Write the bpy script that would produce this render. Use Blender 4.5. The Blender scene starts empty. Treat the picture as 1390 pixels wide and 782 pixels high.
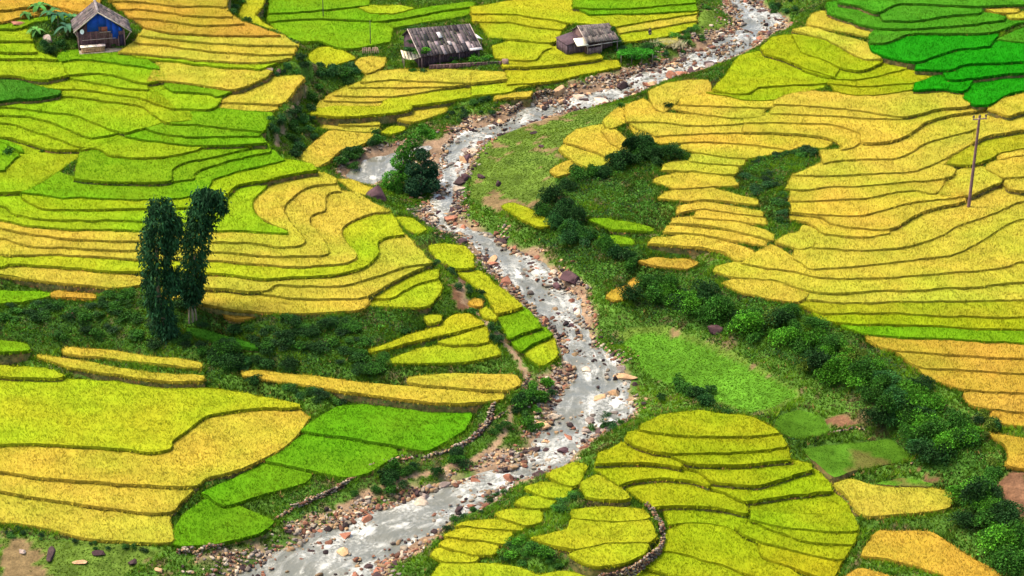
import bpy, math, random
import numpy as np
from mathutils import Vector
from mathutils.geometry import delaunay_2d_cdt
random.seed(7)
rng = np.random.default_rng(11)
SC = bpy.context.scene
COL = SC.collection
PI = math.pi

# ------------------------------------------------------------------ camera model
CAMZ, DEP, HF, PW, PH = 128.0, math.radians(25.0), math.radians(25.0), 1390.0, 782.0
FPX = PW / 2 / math.tan(HF / 2)
CD, SD = math.cos(DEP), math.sin(DEP)
def rays(p):
    p = np.atleast_2d(np.asarray(p, float))
    cx, cy = (p[:, 0] - PW / 2) / FPX, (PH / 2 - p[:, 1]) / FPX
    return np.stack([cx, CD + cy * SD, -SD + cy * CD], 1)
def at_z(p, z):
    d = rays(p); t = (z - CAMZ) / d[:, 2]
    return d[:, :2] * t[:, None]
RS, RY = 0.08, 272.0
def river_z(y): return RS * (y - RY)
def at_river(p, dz=0.0):
    d = rays(p); t = (CAMZ + RS * RY - dz) / (RS * d[:, 1] - d[:, 2])
    return d[:, :2] * t[:, None]
def project(xyz):
    q = np.atleast_2d(xyz) - np.array([0, 0, CAMZ])
    f = q[:, 1] * CD - q[:, 2] * SD; u = q[:, 1] * SD + q[:, 2] * CD
    return np.stack([PW / 2 + FPX * q[:, 0] / f, PH / 2 - FPX * u / f], 1)

# ------------------------------------------------------------------ survey notes: pieces of the valley, each in its own local frame
FR = {'S': (0, 0, 1), 'A': (0, 0, 3), 'B': (0, 180, 3), 'C': (300, 0, 3), 'D': (300, 220, 3), 'E': (926, 0, 3), 'F': (926, 200, 3),
      'G': (926, 380, 3), 'H': (580, 521, 3), 'I': (926, 521, 3), 'J': (640, 0, 3), 'K': (0, 522, 3.0086), 'L': (350, 522, 3.0086),
      'M': (700, 522, 3.0086), 'N': (0, 260, 3.0086), 'O': (350, 260, 3.0086), 'T': (700, 260, 3.0086)}
def P(fr, s):
    ox, oy, k = FR[fr]
    return [(ox + float(a.split(',')[0]) / k, oy + float(a.split(',')[1]) / k) for a in s.split()]
def ext(l):
    l = list(l)
    if l[0][0] <= 3: l.insert(0, (-70.0, l[0][1] + max(-12, min(12, (l[0][1] - l[1][1]) * 0.6))))
    if l[-1][0] >= 1387: l.append((1460.0, l[-1][1] + max(-14, min(14, (l[-1][1] - l[-2][1]) * 0.6))))
    return l
PLOTS = []
ORD = ['topmost', 'second', 'third', 'fourth', 'fifth', 'sixth', 'seventh', 'eighth', 'ninth', 'tenth', 'eleventh', 'twelfth', 'thirteenth', 'fourteenth', 'fifteenth', 'sixteenth']
def stack(desc, group, fr, z0, dz, top, items):
    prev = ext(P(fr, top)); z = z0
    n = len(items)
    for i, it in enumerate(items):
        col, lip = it[0], ext(P(it[3] if len(it) > 3 else fr, it[1]))
        up = ext(P(it[3] if len(it) > 3 else fr, it[2])) if len(it) > 2 and it[2] else prev
        o = ORD[i] if i < n - 1 or n == 1 else 'lowest'
        PLOTS.append(dict(lip=lip, up=up, z=z if len(it) < 5 else it[4], col=col, where='%s %s' % (o, desc), group=group))
        prev = lip; z -= dz
def plot(where, group, fr, z, col, poly, kind='rice'):
    PLOTS.append(dict(poly=P(fr, poly), z=z, col=col, where=where, group=group, kind=kind))

# --- left bank, upper part
stack('step right of the blue-walled house', 'terraces right of the blue-walled house', 'A', 13.6, 0.36, '440,-70 700,-70 940,-70', [
 ('O', '440,0 560,2 700,18 920,25'), ('O', '480,32 620,38 780,58 945,65'), ('O', '530,68 660,78 810,98 1000,92'),
 ('O', '590,110 700,128 860,138 1145,142'), ('Y', '565,140 700,154 850,170 1000,177 1215,182'), ('Y', '545,170 650,178 850,203 1050,218 1195,217'),
 ('Y', '485,207 650,222 850,243 1050,250 1185,235'), ('P', '560,232 700,245 880,266 1060,278'),
 ('Y', '600,328 680,325 800,340 960,358 1095,305', '640,250 880,266 1060,272 1110,285'),
 ('G', '670,345 700,365 780,370 850,378 890,388 960,360', '680,325 800,340 960,358'),
 ('P', '595,400 650,422 720,437 800,442 870,435 905,400', '610,335 660,330 700,365 780,372 890,388')])
plot('wedge beside the bushy gully, below the flat grey rock', 'terraces beside the gully', 'A', 9.8, 'Y', '905,410 960,365 1095,310 1225,303 1235,320 1160,410 1130,420')
plot('short strip ending at the gully bushes', 'terraces beside the gully', 'A', 9.45, 'Y', '865,432 920,416 1130,420 1130,440 1090,452 950,445')
stack('step left of the blue-walled house and its plants', 'terraces left of the blue-walled house', 'A', 13.7, 0.47, '0,-70 200,-70 420,-70', [
 ('O', '0,40 100,25 220,20 330,45 400,20'), ('O', '0,85 60,72 130,62 240,45 330,65'), ('G', '0,112 70,112 130,90'), ('P', '0,160 130,165', '0,112 60,114 110,120'), ('P', '0,208 150,210'),
 ('P', '0,235 130,235 240,240'), ('P', '0,302 80,307 180,320 275,302')])
plot('patch at the left edge under the dark rock heap', 'terraces left of the blue-walled house', 'A', 10.2, 'D', '-200,320 0,312 60,312 140,342 245,366 240,382 140,398 60,400 0,408 -200,420')
stack('step below the blue-walled house', 'terraces below the blue-walled house', 'A', 11.0, 0.33, '240,215 300,205 480,210 600,240', [
 ('G', '225,250 340,238 500,258 650,278'), ('P', '270,302 380,292 470,302 540,324 600,335', '230,250 340,240 500,262 650,280 680,325'), ('P', '300,318 400,335 500,354 605,362'),
 ('P', '130,350 240,358 350,362 480,380 590,400 640,422 720,440', '140,330 220,322 300,318 400,335 500,354 605,345'),
 ('P', '180,398 270,388 380,398 500,415 570,430 620,455 670,497', '180,385 240,358 350,362 480,380 590,400 640,422 770,445 780,490'),
 ('P', '0,432 100,440 160,448 250,455 320,470 380,495 450,520 510,537', '0,405 140,398 200,395 270,388 380,398 500,415 570,430 620,455 670,497 600,520'),
 ('P', '0,465 110,470 200,490 280,520 340,545 380,557', '0,432 100,440 160,448 250,455 320,470 380,495 450,520 510,537'),
 ('P', '0,495 70,505 150,535 230,560 310,592 385,600', '0,465 110,470 200,490 280,520 340,545 380,557 510,540 440,580'),
 ('P', '0,553 80,567 150,587 200,602 320,606'), ('G', '0,690 20,680 60,640 80,625 30,592 0,572', '0,560 20,572 90,600 100,620'),
 ('P', '0,780 90,775 150,750 230,700 330,625 330,603', '0,560 80,567 150,587 200,602 320,604')])
stack('step of the green terraces left of the gully mouth', 'green terraces left of the gully mouth', 'A', 9.6, 0.32, '780,446 870,440 960,450 1110,460', [
 ('G', '690,500 780,505 900,515 1060,530 1082,520'), ('G', '580,520 700,545 850,552 1060,548', '600,518 690,500 780,505 900,515 1060,530'),
 ('G', '510,548 620,570 750,585 900,588 1085,578'), ('P', '330,605 390,602 450,627 560,637 680,632 790,612 850,590 1020,592', '400,585 510,545 620,570 750,585 900,588 1085,578'),
 ('G', '300,722 400,733 550,738 690,732 697,700 700,685 760,655 880,632 1020,600', '330,605 390,602 450,627 560,637 680,632 790,612 850,590 1020,590'),
 ('G', '690,736 785,724 790,708 820,685 900,660 1000,635 1100,615', '690,740 700,685 760,655 880,632 1020,595 1095,585'),
 ('G', '80,780 170,785 250,802 320,798 450,805 620,808 750,802 830,780 862,740 870,725 1000,685 1160,648', '150,750 230,700 300,722 400,733 550,738 690,736 785,724 820,685 900,660 1000,635 1110,610')])
stack('step of the curving terraces behind the two vine-clad trees', 'curving terraces behind the vine-clad trees', 'B', 7.4, 0.34, '80,240 170,245 250,262 320,258 450,265 620,268 750,262 830,240 862,200 870,185 1000,145 1160,108 1270,130', [
 ('P', '90,262 150,295 220,308 400,308 600,303 800,300 880,285 930,240 970,208 1080,190 1200,160 1290,150'),
 ('P', '0,292 60,325 150,345 300,350 450,352 640,358 800,365 900,345', '0,245 60,235 90,262 150,295 220,308 400,308 600,303 800,300 880,285 935,235'),
 ('P', '0,350 100,370 250,385 400,390 620,395 780,398 895,396 1000,393 1170,405 1100,375 1060,350 1025,295 1050,248 1090,212', '0,292 60,325 150,345 300,350 450,352 640,358 800,362 900,330 935,240 970,212 1080,193'),
 ('Y', '0,385 90,400 170,415 300,428 450,435 610,438 880,440 1050,445 1150,460 1225,455 1238,425 1190,375 1160,310 1180,270 1260,215 1370,202',
  '0,350 250,385 620,395 900,396 1000,390 1170,405 1060,350 1025,295 1050,248 1090,212 1130,195 1290,158 1370,190'),
 ('Y', '0,425 60,440 150,460 250,462 400,470 600,473 870,480 1050,495 1200,500 1310,495 1338,480 1320,440 1275,380 1260,345 1285,325 1320,315 1325,270 1345,240 1390,235'),
 ('Y', '0,490 50,495 200,492 400,500 590,510 860,515 1050,530 1200,540 1330,535 1430,520 1445,490 1405,440 1390,395 1420,365 1480,335 1540,320 1590,318',
  '0,425 60,440 150,460 250,462 400,470 600,473 870,480 1050,495 1200,500 1310,495 1338,480 1320,440 1275,380 1260,345 1285,325 1320,315 1325,270 1345,240 1390,235 1450,245 1520,290 1590,318'),
 ('L', '0,540 40,530 150,535 300,545 450,560 580,560 860,565 1000,582 1100,590 1220,580 1350,575 1460,550 1510,525 1540,485 1540,440 1580,420 1645,410')])
plot('long strip just above the dark scarp, left of the trees', 'terraces along the top of the dark scarp', 'B', 4.9, 'Y', '-200,578 0,575 100,590 200,602 350,617 450,630 580,615 590,585 450,572 300,552 150,545 40,548 -200,560')
stack('step of the tongue of terraces above the dark scarp', 'terraces along the top of the dark scarp', 'D', 4.9, 0.33, '-60,460 100,465 200,470 320,460 450,455 560,430 610,405 640,365 640,320 680,300 745,290', [
 ('Y', '-70,505 0,510 100,520 190,518 220,497 350,500 480,500 570,480 650,455 740,425 860,405'), ('Y', '195,535 300,548 450,552 560,547 630,525 700,480 820,425'),
 ('Y', '-240,548 -150,550 -70,572 0,585 100,602 250,612 400,612 560,597 600,575', '-240,510 -150,505 -60,518 0,515 190,530 300,548 450,552 600,548'),
 ('L', '610,548 690,553 740,522 800,492 885,470', '630,525 700,480 820,425 885,440'),
 ('L', '570,580 660,585 830,585 875,552 900,512', '620,560 690,553 740,522 800,492 890,482')])
plot('small strip at the river end of the curving terraces', 'small terraces on the left river bank', 'D', 4.6, 'Y', '475,65 540,70 625,105 600,130 560,135')
plot('small strip above the brown gravel spit', 'small terraces on the left river bank', 'D', 3.2, 'L', '715,222 780,225 835,270 800,290 750,265')
# --- scarp foot and the strips by the river on the left bank
plot('stubble patch in the dark scarp left of the trees', 'small strips on the dark scarp', 'B', 3.9, 'O', '205,650 240,640 380,655 390,675 340,672 215,665')
plot('grassy strip at the left end of the dark scarp', 'small strips on the dark scarp', 'B', 3.6, 'G', '-200,645 0,640 200,645 205,662 100,685 0,690 -200,690')
plot('stubble patch right of the trees under the terrace edge', 'small strips on the dark scarp', 'D', 3.35, 'O', '10,600 60,592 150,615 140,632 60,638 20,625')
plot('tiny patch at the scarp foot near the stony path', 'small strips on the dark scarp', 'O', 2.6, 'L', '680,510 710,498 748,505 745,525 700,535')
plot('narrow green strip at the foot of the vine-clad trees', 'small strips on the dark scarp', 'N', 1.9, 'D', '760,555 850,565 1050,620 1053,640 900,610 770,580')
plot('green strip at the left edge below the dark scarp', 'strips below the dark scarp', 'N', 1.3, 'G', '-200,610 0,605 110,620 120,645 0,650 -200,650')
plot('upper of two slanting strips below the trees', 'strips below the dark scarp', 'N', .45, 'Y', '265,632 400,640 600,668 815,692 818,718 600,695 400,672 262,655')
plot('lower of two slanting strips below the trees', 'strips below the dark scarp', 'N', .05, 'Y', '150,662 300,682 500,720 700,742 830,748 830,768 700,772 500,748 300,715 150,672')
plot('long thin strip above the bright green paddies', 'strips below the dark scarp', 'S', .1, 'Y', '330,501 420,510 520,521 640,526 682,530 683,541 616,547 549,541 483,532 400,520 330,508')
plot('short strip at the end of the stone wall', 'strips below the dark scarp', 'S', .5, 'Y', '555,510 620,506 700,509 707,520 690,529 620,525 553,517')
plot('long slanting strip topping the fan of three', 'fan of three terraces by the stony path', 'O', 2.0, 'L', '460,640 600,590 740,542 790,503 860,495 925,540 850,560 750,582 600,617 460,654')
plot('short middle strip in the fan of three', 'fan of three terraces by the stony path', 'O', 1.65, 'L', '738,610 860,572 930,548 948,608 870,620 800,624')
plot('broad lowest strip in the fan of three', 'fan of three terraces by the stony path', 'O', 1.3, 'L', '528,685 650,640 740,624 950,610 995,660 850,693 700,697 530,697')
plot('block uppermost beside the rapids, under the river boulder', 'strip of paddies along the left of the rapids', 'O', 2.2, 'L', '695,220 760,210 850,220 880,260 882,305 800,308 740,280')
plot('long block second down beside the rapids', 'strip of paddies along the left of the rapids', 'D', 1.6, 'L', '955,440 1050,438 1130,498 1200,558 1225,590 1120,612 1080,545 1000,475')
plot('bright block third down beside the rapids', 'strip of paddies along the left of the rapids', 'D', 1.1, 'G', '1125,618 1225,588 1290,640 1312,668 1230,692 1172,714 1145,670')
plot('block fourth down beside the rapids', 'strip of paddies along the left of the rapids', 'D', .6, 'G', '1172,716 1230,694 1320,665 1352,702 1270,735 1220,765')
plot('block lowest beside the rapids', 'strip of paddies along the left of the rapids', 'T', .1, 'L', '20,640 60,625 150,590 170,640 168,670 110,708 70,690')
plot('tiny stubble patch beside the stony path', 'tiny patches beside the stony path', 'O', 2.0, 'O', '865,445 890,430 920,440 915,465 875,462')
plot('small patch beside the stony path', 'tiny patches beside the stony path', 'O', 1.6, 'L', '905,475 930,468 975,500 970,520 920,505')
# --- bottom left
plot('strip at the left edge topping the big field', 'large paddies at the bottom left', 'N', -.3, 'L', '-200,705 0,705 180,718 262,742 250,755 140,758 0,750 -200,748')
stack('paddy of the large bottom left block', 'large paddies at the bottom left', 'S', -.9, .45, '0,509 60,513 140,517 200,521 300,528 370,540 408,550', [
 ('L', '0,602 60,601 116,605 166,608 199,612 229,609 233,598 254,582 276,565 299,559 350,553 408,552'),
 ('Y', '0,638 60,647 133,653 199,657 262,658 282,647 316,638 350,625 395,598 421,566', '0,602 60,601 116,605 166,608 199,612 229,609 233,598 254,582 276,565 299,559 350,553 405,554'),
 ('Y', '0,665 60,675 116,683 166,690 229,694 246,678 262,664', '0,638 60,647 133,653 199,657 262,660'), ('Y', '0,708 50,713 100,725 143,731 229,735 233,721 229,696')])
plot('bright green paddy above the other two by the wall', 'bright green paddies by the stone wall', 'L', -1.2, 'N', '330,82 450,80 700,112 868,112 850,180 695,266 500,234 300,202 178,180')
plot('bright green paddy between the golden field and wall', 'bright green paddies by the stone wall', 'L', -1.6, 'N', '192,200 350,224 545,254 575,284 440,360 360,378 200,345 25,306')
plot('small bright green paddy touching the golden field corner', 'bright green paddies by the stone wall', 'S', -2.0, 'N', '272,668 318,648 362,624 424,640 414,654 352,672 306,684')
plot('bright green paddy lowest, beside the bottom wall', 'bright green paddies by the stone wall', 'S', -2.4, 'N', '250,696 274,678 314,681 352,697 374,707 354,722 300,736 238,739 232,722')
# --- left bank, middle top (between gully and river)
stack('step of the green terraces at the top edge', 'green terraces behind the large grey-roofed hut', 'C', 9.0, 0.35, '190,-60 400,-60 620,-60', [
 ('G', '195,50 300,46 430,35 600,18'), ('G', '195,84 320,73 480,73 610,80 640,62', '190,50 300,46 430,35 600,22 640,30'),
 ('G', '240,145 330,170 400,165 480,190 560,192 690,165', '190,84 320,73 480,73 610,80 700,110')])
plot('patch at the top edge right of the thin pole', 'green terraces behind the large grey-roofed hut', 'C', 8.8, 'L', '560,30 600,20 720,18 785,32 700,52 620,52')
plot('narrow strip slanting to the top edge', 'green terraces behind the large grey-roofed hut', 'C', 8.6, 'G', '610,68 720,52 850,25 1020,5 1030,22 900,40 760,68 620,85')
plot('narrow strip slanting just above the large hut roof', 'green terraces behind the large grey-roofed hut', 'C', 8.3, 'G', '630,100 760,78 900,50 1030,30 1000,60 850,85 700,110')
plot('narrow winding strip at the head of the gully', 'terraces beside the gully', 'C', 10.2, 'L', '72,60 95,5 110,-40 180,-40 170,25 135,62 190,100 245,132 190,120 120,90')
plot('lime plot between gully and stake fence', 'terraces beside the gully', 'C', 7.9, 'L', '362,215 400,190 470,190 548,235 490,255 420,278 358,262')
stack('step in front of the large grey-roofed hut', 'terraces in front of the large grey-roofed hut', 'C', 7.6, 0.3, '560,240 600,232 672,238', [
 ('Y', '540,262 570,282 600,294 662,268'), ('Y', '570,332 690,322 850,328 1010,333 1155,320', '600,298 700,285 800,280 1000,285 1155,296'),
 ('Y', '520,352 700,352 930,348 1018,336'), ('Y', '460,385 680,388 800,374 940,352'), ('Y', '415,405 530,410 650,410 692,392', '440,385 520,352 700,352 690,385'),
 ('Y', '385,440 500,432 560,437 650,432', '400,410 530,410 660,412'),
 ('L', '362,462 500,470 650,462 770,442 778,425 800,425 1000,395 1210,355 1200,340', '385,442 500,434 650,434 662,414 695,390 800,374 940,352 1018,336 1155,322', 'C', 6.4),
 ('Y', '722,480 790,492 900,458 925,440', '745,465 800,440 920,432'), ('Y', '480,505 560,508 645,508', '480,490 560,480 640,485'), ('Y', '408,518 520,530 640,537', '430,503 480,498 645,510')])
plot('broad ochre plot above the side channel', 'terraces in front of the large grey-roofed hut', 'C', 5.0, 'Y', '315,640 380,575 440,530 530,535 632,545 620,572 500,603 440,650 388,680')
plot('tiny lime patch above the riverside tree', 'terraces in front of the large grey-roofed hut', 'C', 4.6, 'L', '645,540 690,512 750,508 742,530 690,545')
stack('step between the two grey-roofed huts', 'terraces between the two grey-roofed huts', 'J', 8.9, 0.3, '0,-40 200,-40 430,-40', [
 ('L', '0,52 150,52 300,72 410,90 560,100', '0,30 100,15 300,-30 420,-20 430,35 640,70 700,90'), ('L', '0,87 150,87 250,105 370,117', '0,52 150,52 300,72 410,92'),
 ('L', '75,150 200,158 310,172 350,160', '20,90 150,87 250,105 370,117'), ('L', '100,232 180,240 260,240 295,200', '80,190 150,170 310,180 330,195'),
 ('L', '130,268 280,266 420,250 530,235', '120,245 260,240 300,195 350,190 480,205 530,228'), ('Y', '0,332 80,328 142,320', '0,295 60,292 140,298'),
 ('L', '140,342 340,327 450,300 612,268', '140,280 280,270 400,258 590,245'), ('L', '0,387 150,372 190,352 330,332', '0,335 140,322 190,335 330,325'),
 ('Y', '90,402 150,395 240,390', '95,392 150,380 250,374')])
stack('step at the top edge above the person', 'terraces behind the standing person', 'J', 9.6, 0.3, '420,-50 700,-50 910,-50', [
 ('G', '415,25 550,32 700,25 912,8'), ('G', '480,55 660,52 800,45 917,40'), ('L', '590,105 740,78 918,52'), ('Y', '600,132 750,108 918,82'),
 ('L', '615,168 700,160 800,142 912,102')])
plot('small strip beside the standing person', 'terraces behind the standing person', 'J', 8.2, 'Y', '760,160 840,152 842,168 790,178')
# --- right bank, top
stack('step of the deep green block at the top right', 'deep green terraces at the top right', 'E', 12.2, .41, '640,-60 900,-60 1390,-60', [
 ('E', '640,5 720,20 795,48 900,10 1180,20 1390,15'), ('E', '815,80 950,80 1060,62 1212,50', '800,48 900,10 1180,20 1222,35'), ('E', '590,45 650,70 790,108 950,112 1150,97 1315,77', '590,10 640,6 720,20 790,46 815,82 950,82 1060,64 1212,50 1320,68'),
 ('E', '765,170 830,170 890,147 960,132 1250,128 1390,85', '760,150 795,112 950,112 1150,97 1315,77 1390,65'),
 ('V', '775,205 850,230 950,247 1020,227 1120,197 1245,187', '755,170 830,170 890,147 960,132 1250,130 1290,145'), ('V', '950,278 1090,280 1160,257 1390,247', '960,250 1020,227 1120,197 1245,187 1300,165 1390,170'),
 ('V', '1070,300 1090,320 1200,312 1390,292', '1060,285 1160,257 1390,250'), ('V', '945,362 1060,358 1145,367 1185,322', '945,340 1060,300 1090,318 1200,312 1215,318'),
 ('V', '1148,395 1190,422 1260,418 1300,392 1390,365', '1150,370 1190,325 1280,305 1390,295')])
plot('small patch in the deep green block at the right edge', 'deep green terraces at the top right', 'E', 11.6, 'Y', '1228,30 1290,22 1375,35 1365,48 1270,50')
plot('patch on the right edge among deep green steps', 'deep green terraces at the top right', 'E', 11.3, 'Y', '1322,58 1390,45 1420,45 1420,70 1340,70')
plot('corner plot on the right edge among the deep green', 'deep green terraces at the top right', 'E', 10.4, 'E', '1285,158 1340,130 1390,110 1440,105 1440,165 1390,168')
plot('upper golden wedge beside the deep green block', 'lime and golden wedges below the upper river', 'E', 10.5, 'Y', '512,75 530,52 572,40 660,70 782,115 765,148 640,122 510,95')
plot('lower golden wedge beside the deep green block', 'lime and golden wedges below the upper river', 'E', 10.2, 'Y', '448,118 520,105 640,138 745,165 790,215 815,235 740,238 680,207 590,158')
stack('lime strip beneath the golden wedges', 'lime and golden wedges below the upper river', 'E', 9.9, 0.25, '450,140 580,158 680,215 760,240 820,240', [
 ('K', '480,205 580,242 660,274 740,280 810,255'), ('K', '335,213 420,240 500,272 620,312', '320,195 370,150 450,140 480,205 580,245 640,285'),
 ('K', '490,278 560,302 640,320 740,317 850,292 948,265', '500,272 620,305 660,276 740,280 815,245 900,240 945,250'), ('K', '590,335 750,347 950,332 1062,300', '600,325 640,320 740,317 850,292 948,272 1045,280'),
 ('K', '620,365 700,382 820,380 942,362', '600,342 750,347 940,336')])
plot('big lime plot sloping to the upper river', 'lime and golden wedges below the upper river', 'E', 9.0, 'K', '128,358 180,300 230,225 320,205 420,243 500,278 600,325 580,335 450,342 310,352 275,376 200,377')
plot('narrow lime strip under the big lime plot', 'lime and golden wedges below the upper river', 'E', 8.7, 'K', '100,372 200,380 270,378 310,355 450,345 580,340 570,355 430,382 370,405 250,402')
# --- right bank, golden amphitheatre
stack('sweep of the golden slope left of the utility pole', 'golden terraces left of the utility pole', 'E', 8.7, 0.27, '370,415 420,390 500,368 700,385 900,370 1140,363', [
 ('Y', '375,420 500,425 620,435 750,450 880,470 960,460 1060,437 1168,427 1150,395'), ('Y', '360,456 450,461 600,466 750,477 880,482 905,470', '370,425 500,425 620,435 750,450 880,468'),
 ('Y', '250,495 400,496 550,502 650,512 720,537 732,575 800,577 880,562 950,522 1000,490 1100,463 1245,440', '250,475 360,458 450,461 600,466 750,477 880,482 960,460 1060,437 1168,425 1240,430'),
 ('Y', '250,533 400,536 550,546 620,566 654,590 640,607', '250,500 400,496 550,502 650,512 715,537 730,577 700,600'),
 ('Y', '575,662 650,647 750,642 860,642 930,617 1000,577 1080,552 1180,527 1320,475', '560,610 640,610 655,590 730,577 800,577 880,562 950,522 1000,490 1100,463 1245,440 1320,470'),
 ('Y', '450,708 550,712 650,707 780,702 900,697 980,682 1060,647 1150,597 1225,553', '565,665 650,647 750,642 860,642 930,617 1000,577 1080,552 1180,527 1225,510'),
 ('Y', '420,762 500,767 600,757 750,752 900,737 1070,722 1112,692 1060,668'), ('Y', '438,812 550,814 650,807 780,797 880,777 960,772 1035,782 1075,728', '440,770 500,767 600,757 750,752 900,737 1070,722'),
 ('Y', '448,858 550,867 650,872 750,870 850,842 950,817 1050,807 1155,797'), ('Y', '500,872 570,882 620,907 700,924 840,930 900,902 970,862 1050,837 1145,817 1150,800', '450,862 550,867 650,872 750,870 850,842 950,817 1050,807 1155,797'),
 ('Y', '440,890 510,902 550,922 570,944 650,954 750,959 842,947', '440,880 500,874 570,882 620,907 700,924 840,930'),
 ('Y', '537,1002 620,1010 720,1014 850,1007 950,992 1050,957 1130,912 1250,872 1320,842 1390,815', '560,950 650,954 750,959 842,950 900,907 970,867 1050,842 1140,820 1180,807 1300,752 1390,765'),
 ('Y', '452,1048 480,1062 520,1090 600,1087 800,1070 950,1052 1100,1032 1200,987 1300,922 1390,887', '460,1015 537,1002 620,1010 720,1014 850,1007 950,992 1050,957 1130,912 1250,872 1320,842 1390,815'),
 ('Y', '240,1064 330,1080 450,1102 560,1127 650,1130 800,1127 950,1117 1100,1104 1250,1094 1330,1080 1390,1057', '290,1035 370,995 450,1045 480,1062 520,1090 600,1087 800,1070 950,1052 1100,1032 1200,987 1300,922 1390,887'),
 ('Y', '125,1102 200,1124 300,1132 400,1142 510,1177 620,1187 800,1180 1000,1174 1200,1162 1390,1142', '140,1085 240,1060 330,1080 450,1102 560,1127 650,1130 800,1127 950,1117 1100,1104 1250,1094 1330,1080 1390,1057')])
plot('small wriggly plot at the tail of the bushy hollow', 'golden terraces left of the utility pole', 'F', 5.6, 'Y', '382,382 430,347 470,340 490,315 540,325 557,350 537,398 480,412 410,388')
stack('strip above the thicket at the right edge', 'long strips at the right edge above the thicket', 'F', 4.6, 0.28, '400,548 515,580 620,587 800,580 1000,574 1200,562 1390,542', [
 ('Y', '515,615 700,630 900,622 1100,620 1390,617'), ('Q', '460,630 560,668 700,670 850,670 1000,677 1200,686 1390,687', '465,625 700,632 900,624 1100,622 1390,617'), ('K', '560,690 650,712 800,714 1000,722 1200,732 1390,737'),
 ('G', '655,725 760,757 900,767 1100,777 1390,792'), ('O', '750,780 830,816 950,827 1150,842 1390,854', '755,768 900,770 1100,779 1390,794'), ('O', '885,840 950,887 1050,897 1200,907 1390,920'),
 ('O', '985,922 1080,962 1160,982 1390,994'), ('O', '1145,1006 1180,1047 1280,1067 1390,1072', '1150,1000 1250,996 1390,996'), ('O', '1250,1092 1310,1122 1390,1132', '1255,1078 1390,1082'),
 ('O', '1245,1162 1300,1202 1330,1252 1320,1292 1390,1307', '1250,1155 1320,1172 1390,1190')])
plot('tongue dropping below the golden slope to the thicket', 'long strips at the right edge above the thicket', 'F', 4.7, 'Y', '160,548 230,534 390,546 520,582 512,606 470,626 350,612 250,587')
plot('plot at the right edge above the utility pole', 'golden plots around the utility pole', 'E', 8.6, 'Y', '1250,440 1300,402 1390,378 1440,370 1440,440 1390,450 1330,468')
plot('band just right of the utility pole top', 'golden plots around the utility pole', 'E', 7.8, 'Y', '1190,545 1210,512 1310,474 1390,462 1440,455 1440,515 1390,524 1250,547 1180,577')
plot('olive band right of the pole below the green ridge', 'golden plots around the utility pole', 'E', 7.1, 'Q', '1075,662 1120,620 1200,575 1250,556 1390,533 1440,525 1440,590 1390,600 1290,620 1250,645 1170,668')
plot('short band at the right edge beside the pole', 'golden plots around the utility pole', 'E', 6.9, 'Y', '1285,632 1320,618 1390,606 1440,600 1440,622 1390,628 1290,645')
plot('plot at the right edge level with the pole middle', 'golden plots around the utility pole', 'E', 6.8, 'Y', '1245,665 1290,648 1390,632 1440,630 1440,705 1390,714 1312,722 1295,715 1240,682')
plot('plot just behind the pole foot', 'golden plots around the utility pole', 'E', 6.6, 'Y', '1040,784 1080,740 1116,692 1200,668 1250,682 1297,715 1302,735 1230,765 1180,790 1100,795')
plot('small plot at the right edge below the pole', 'golden plots around the utility pole', 'E', 6.5, 'Y', '1312,735 1350,722 1440,718 1440,775 1390,772 1330,766')
# --- right bank, left half of the slope
plot('uppermost plot beside the middle river bend', 'golden plots beside the river bend', 'J', 8.1, 'Y', '718,372 790,337 880,322 962,325 976,370 850,402 782,458 742,432')
plot('plot second beside the river bend', 'golden plots beside the river bend', 'J', 7.8, 'Y', '628,425 700,398 745,432 765,458 700,470 632,485')
stack('level of the golden levels above the bushy hollow', 'golden levels left of the bushy hollow', 'J', 8.5, 0.26, '850,402 976,372 1100,388 1230,405', [
 ('Y', '845,420 1000,428 1200,434 1238,428'), ('Y', '820,440 1000,472 1120,477 1195,466', '830,428 1000,428 1190,436'), ('Y', '632,490 760,492 900,507 1065,502 1110,498', '640,472 780,460 1000,474 1120,479 1195,468'),
 ('Y', '745,550 820,546 950,541 1100,536 1390,534 1460,536', '635,498 760,494 900,507 1065,504 1110,495 1250,497 1390,500 1470,505'),
 ('Y', '680,565 720,585 840,577 950,573 1100,581 1200,591 1300,608', '640,505 700,520 745,550 820,548 950,543 1100,538 1390,536 1500,560 1440,605 1330,598'), ('Y', '838,598 950,622 1100,641 1180,634 1270,612', '860,588 950,580 1100,585 1200,594 1275,605'),
 ('Y', '885,652 1000,664 1105,672', '890,630 960,624 1115,645'), ('Y', '772,690 900,694 1065,706 1085,690', '780,668 850,655 1000,666 1085,680'), ('Y', '742,738 850,762 1000,754 1085,754', '745,728 830,706 1000,702 1070,722')])
plot('plot third beside the river bend', 'golden plots beside the river bend', 'J', 7.2, 'Y', '535,485 600,432 640,425 645,488 560,522')
plot('broad plot reaching the pasture', 'golden plots beside the river bend', 'J', 6.8, 'Y', '375,570 430,522 535,505 560,560 640,605 625,632 560,640 450,595')
plot('narrow curved plot beside the dark bushes', 'golden plots beside the river bend', 'J', 7.0, 'Y', '530,528 570,512 610,545 662,592 625,608 565,575')
plot('lowest broad plot beside the dark bushes', 'golden plots beside the river bend', 'J', 6.4, 'Y', '358,605 385,580 450,592 560,635 600,640 500,682 420,655')
plot('small tip plot at the pasture edge', 'golden plots beside the river bend', 'J', 6.0, 'Y', '322,692 350,668 395,650 455,660 435,690 350,718')
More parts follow.
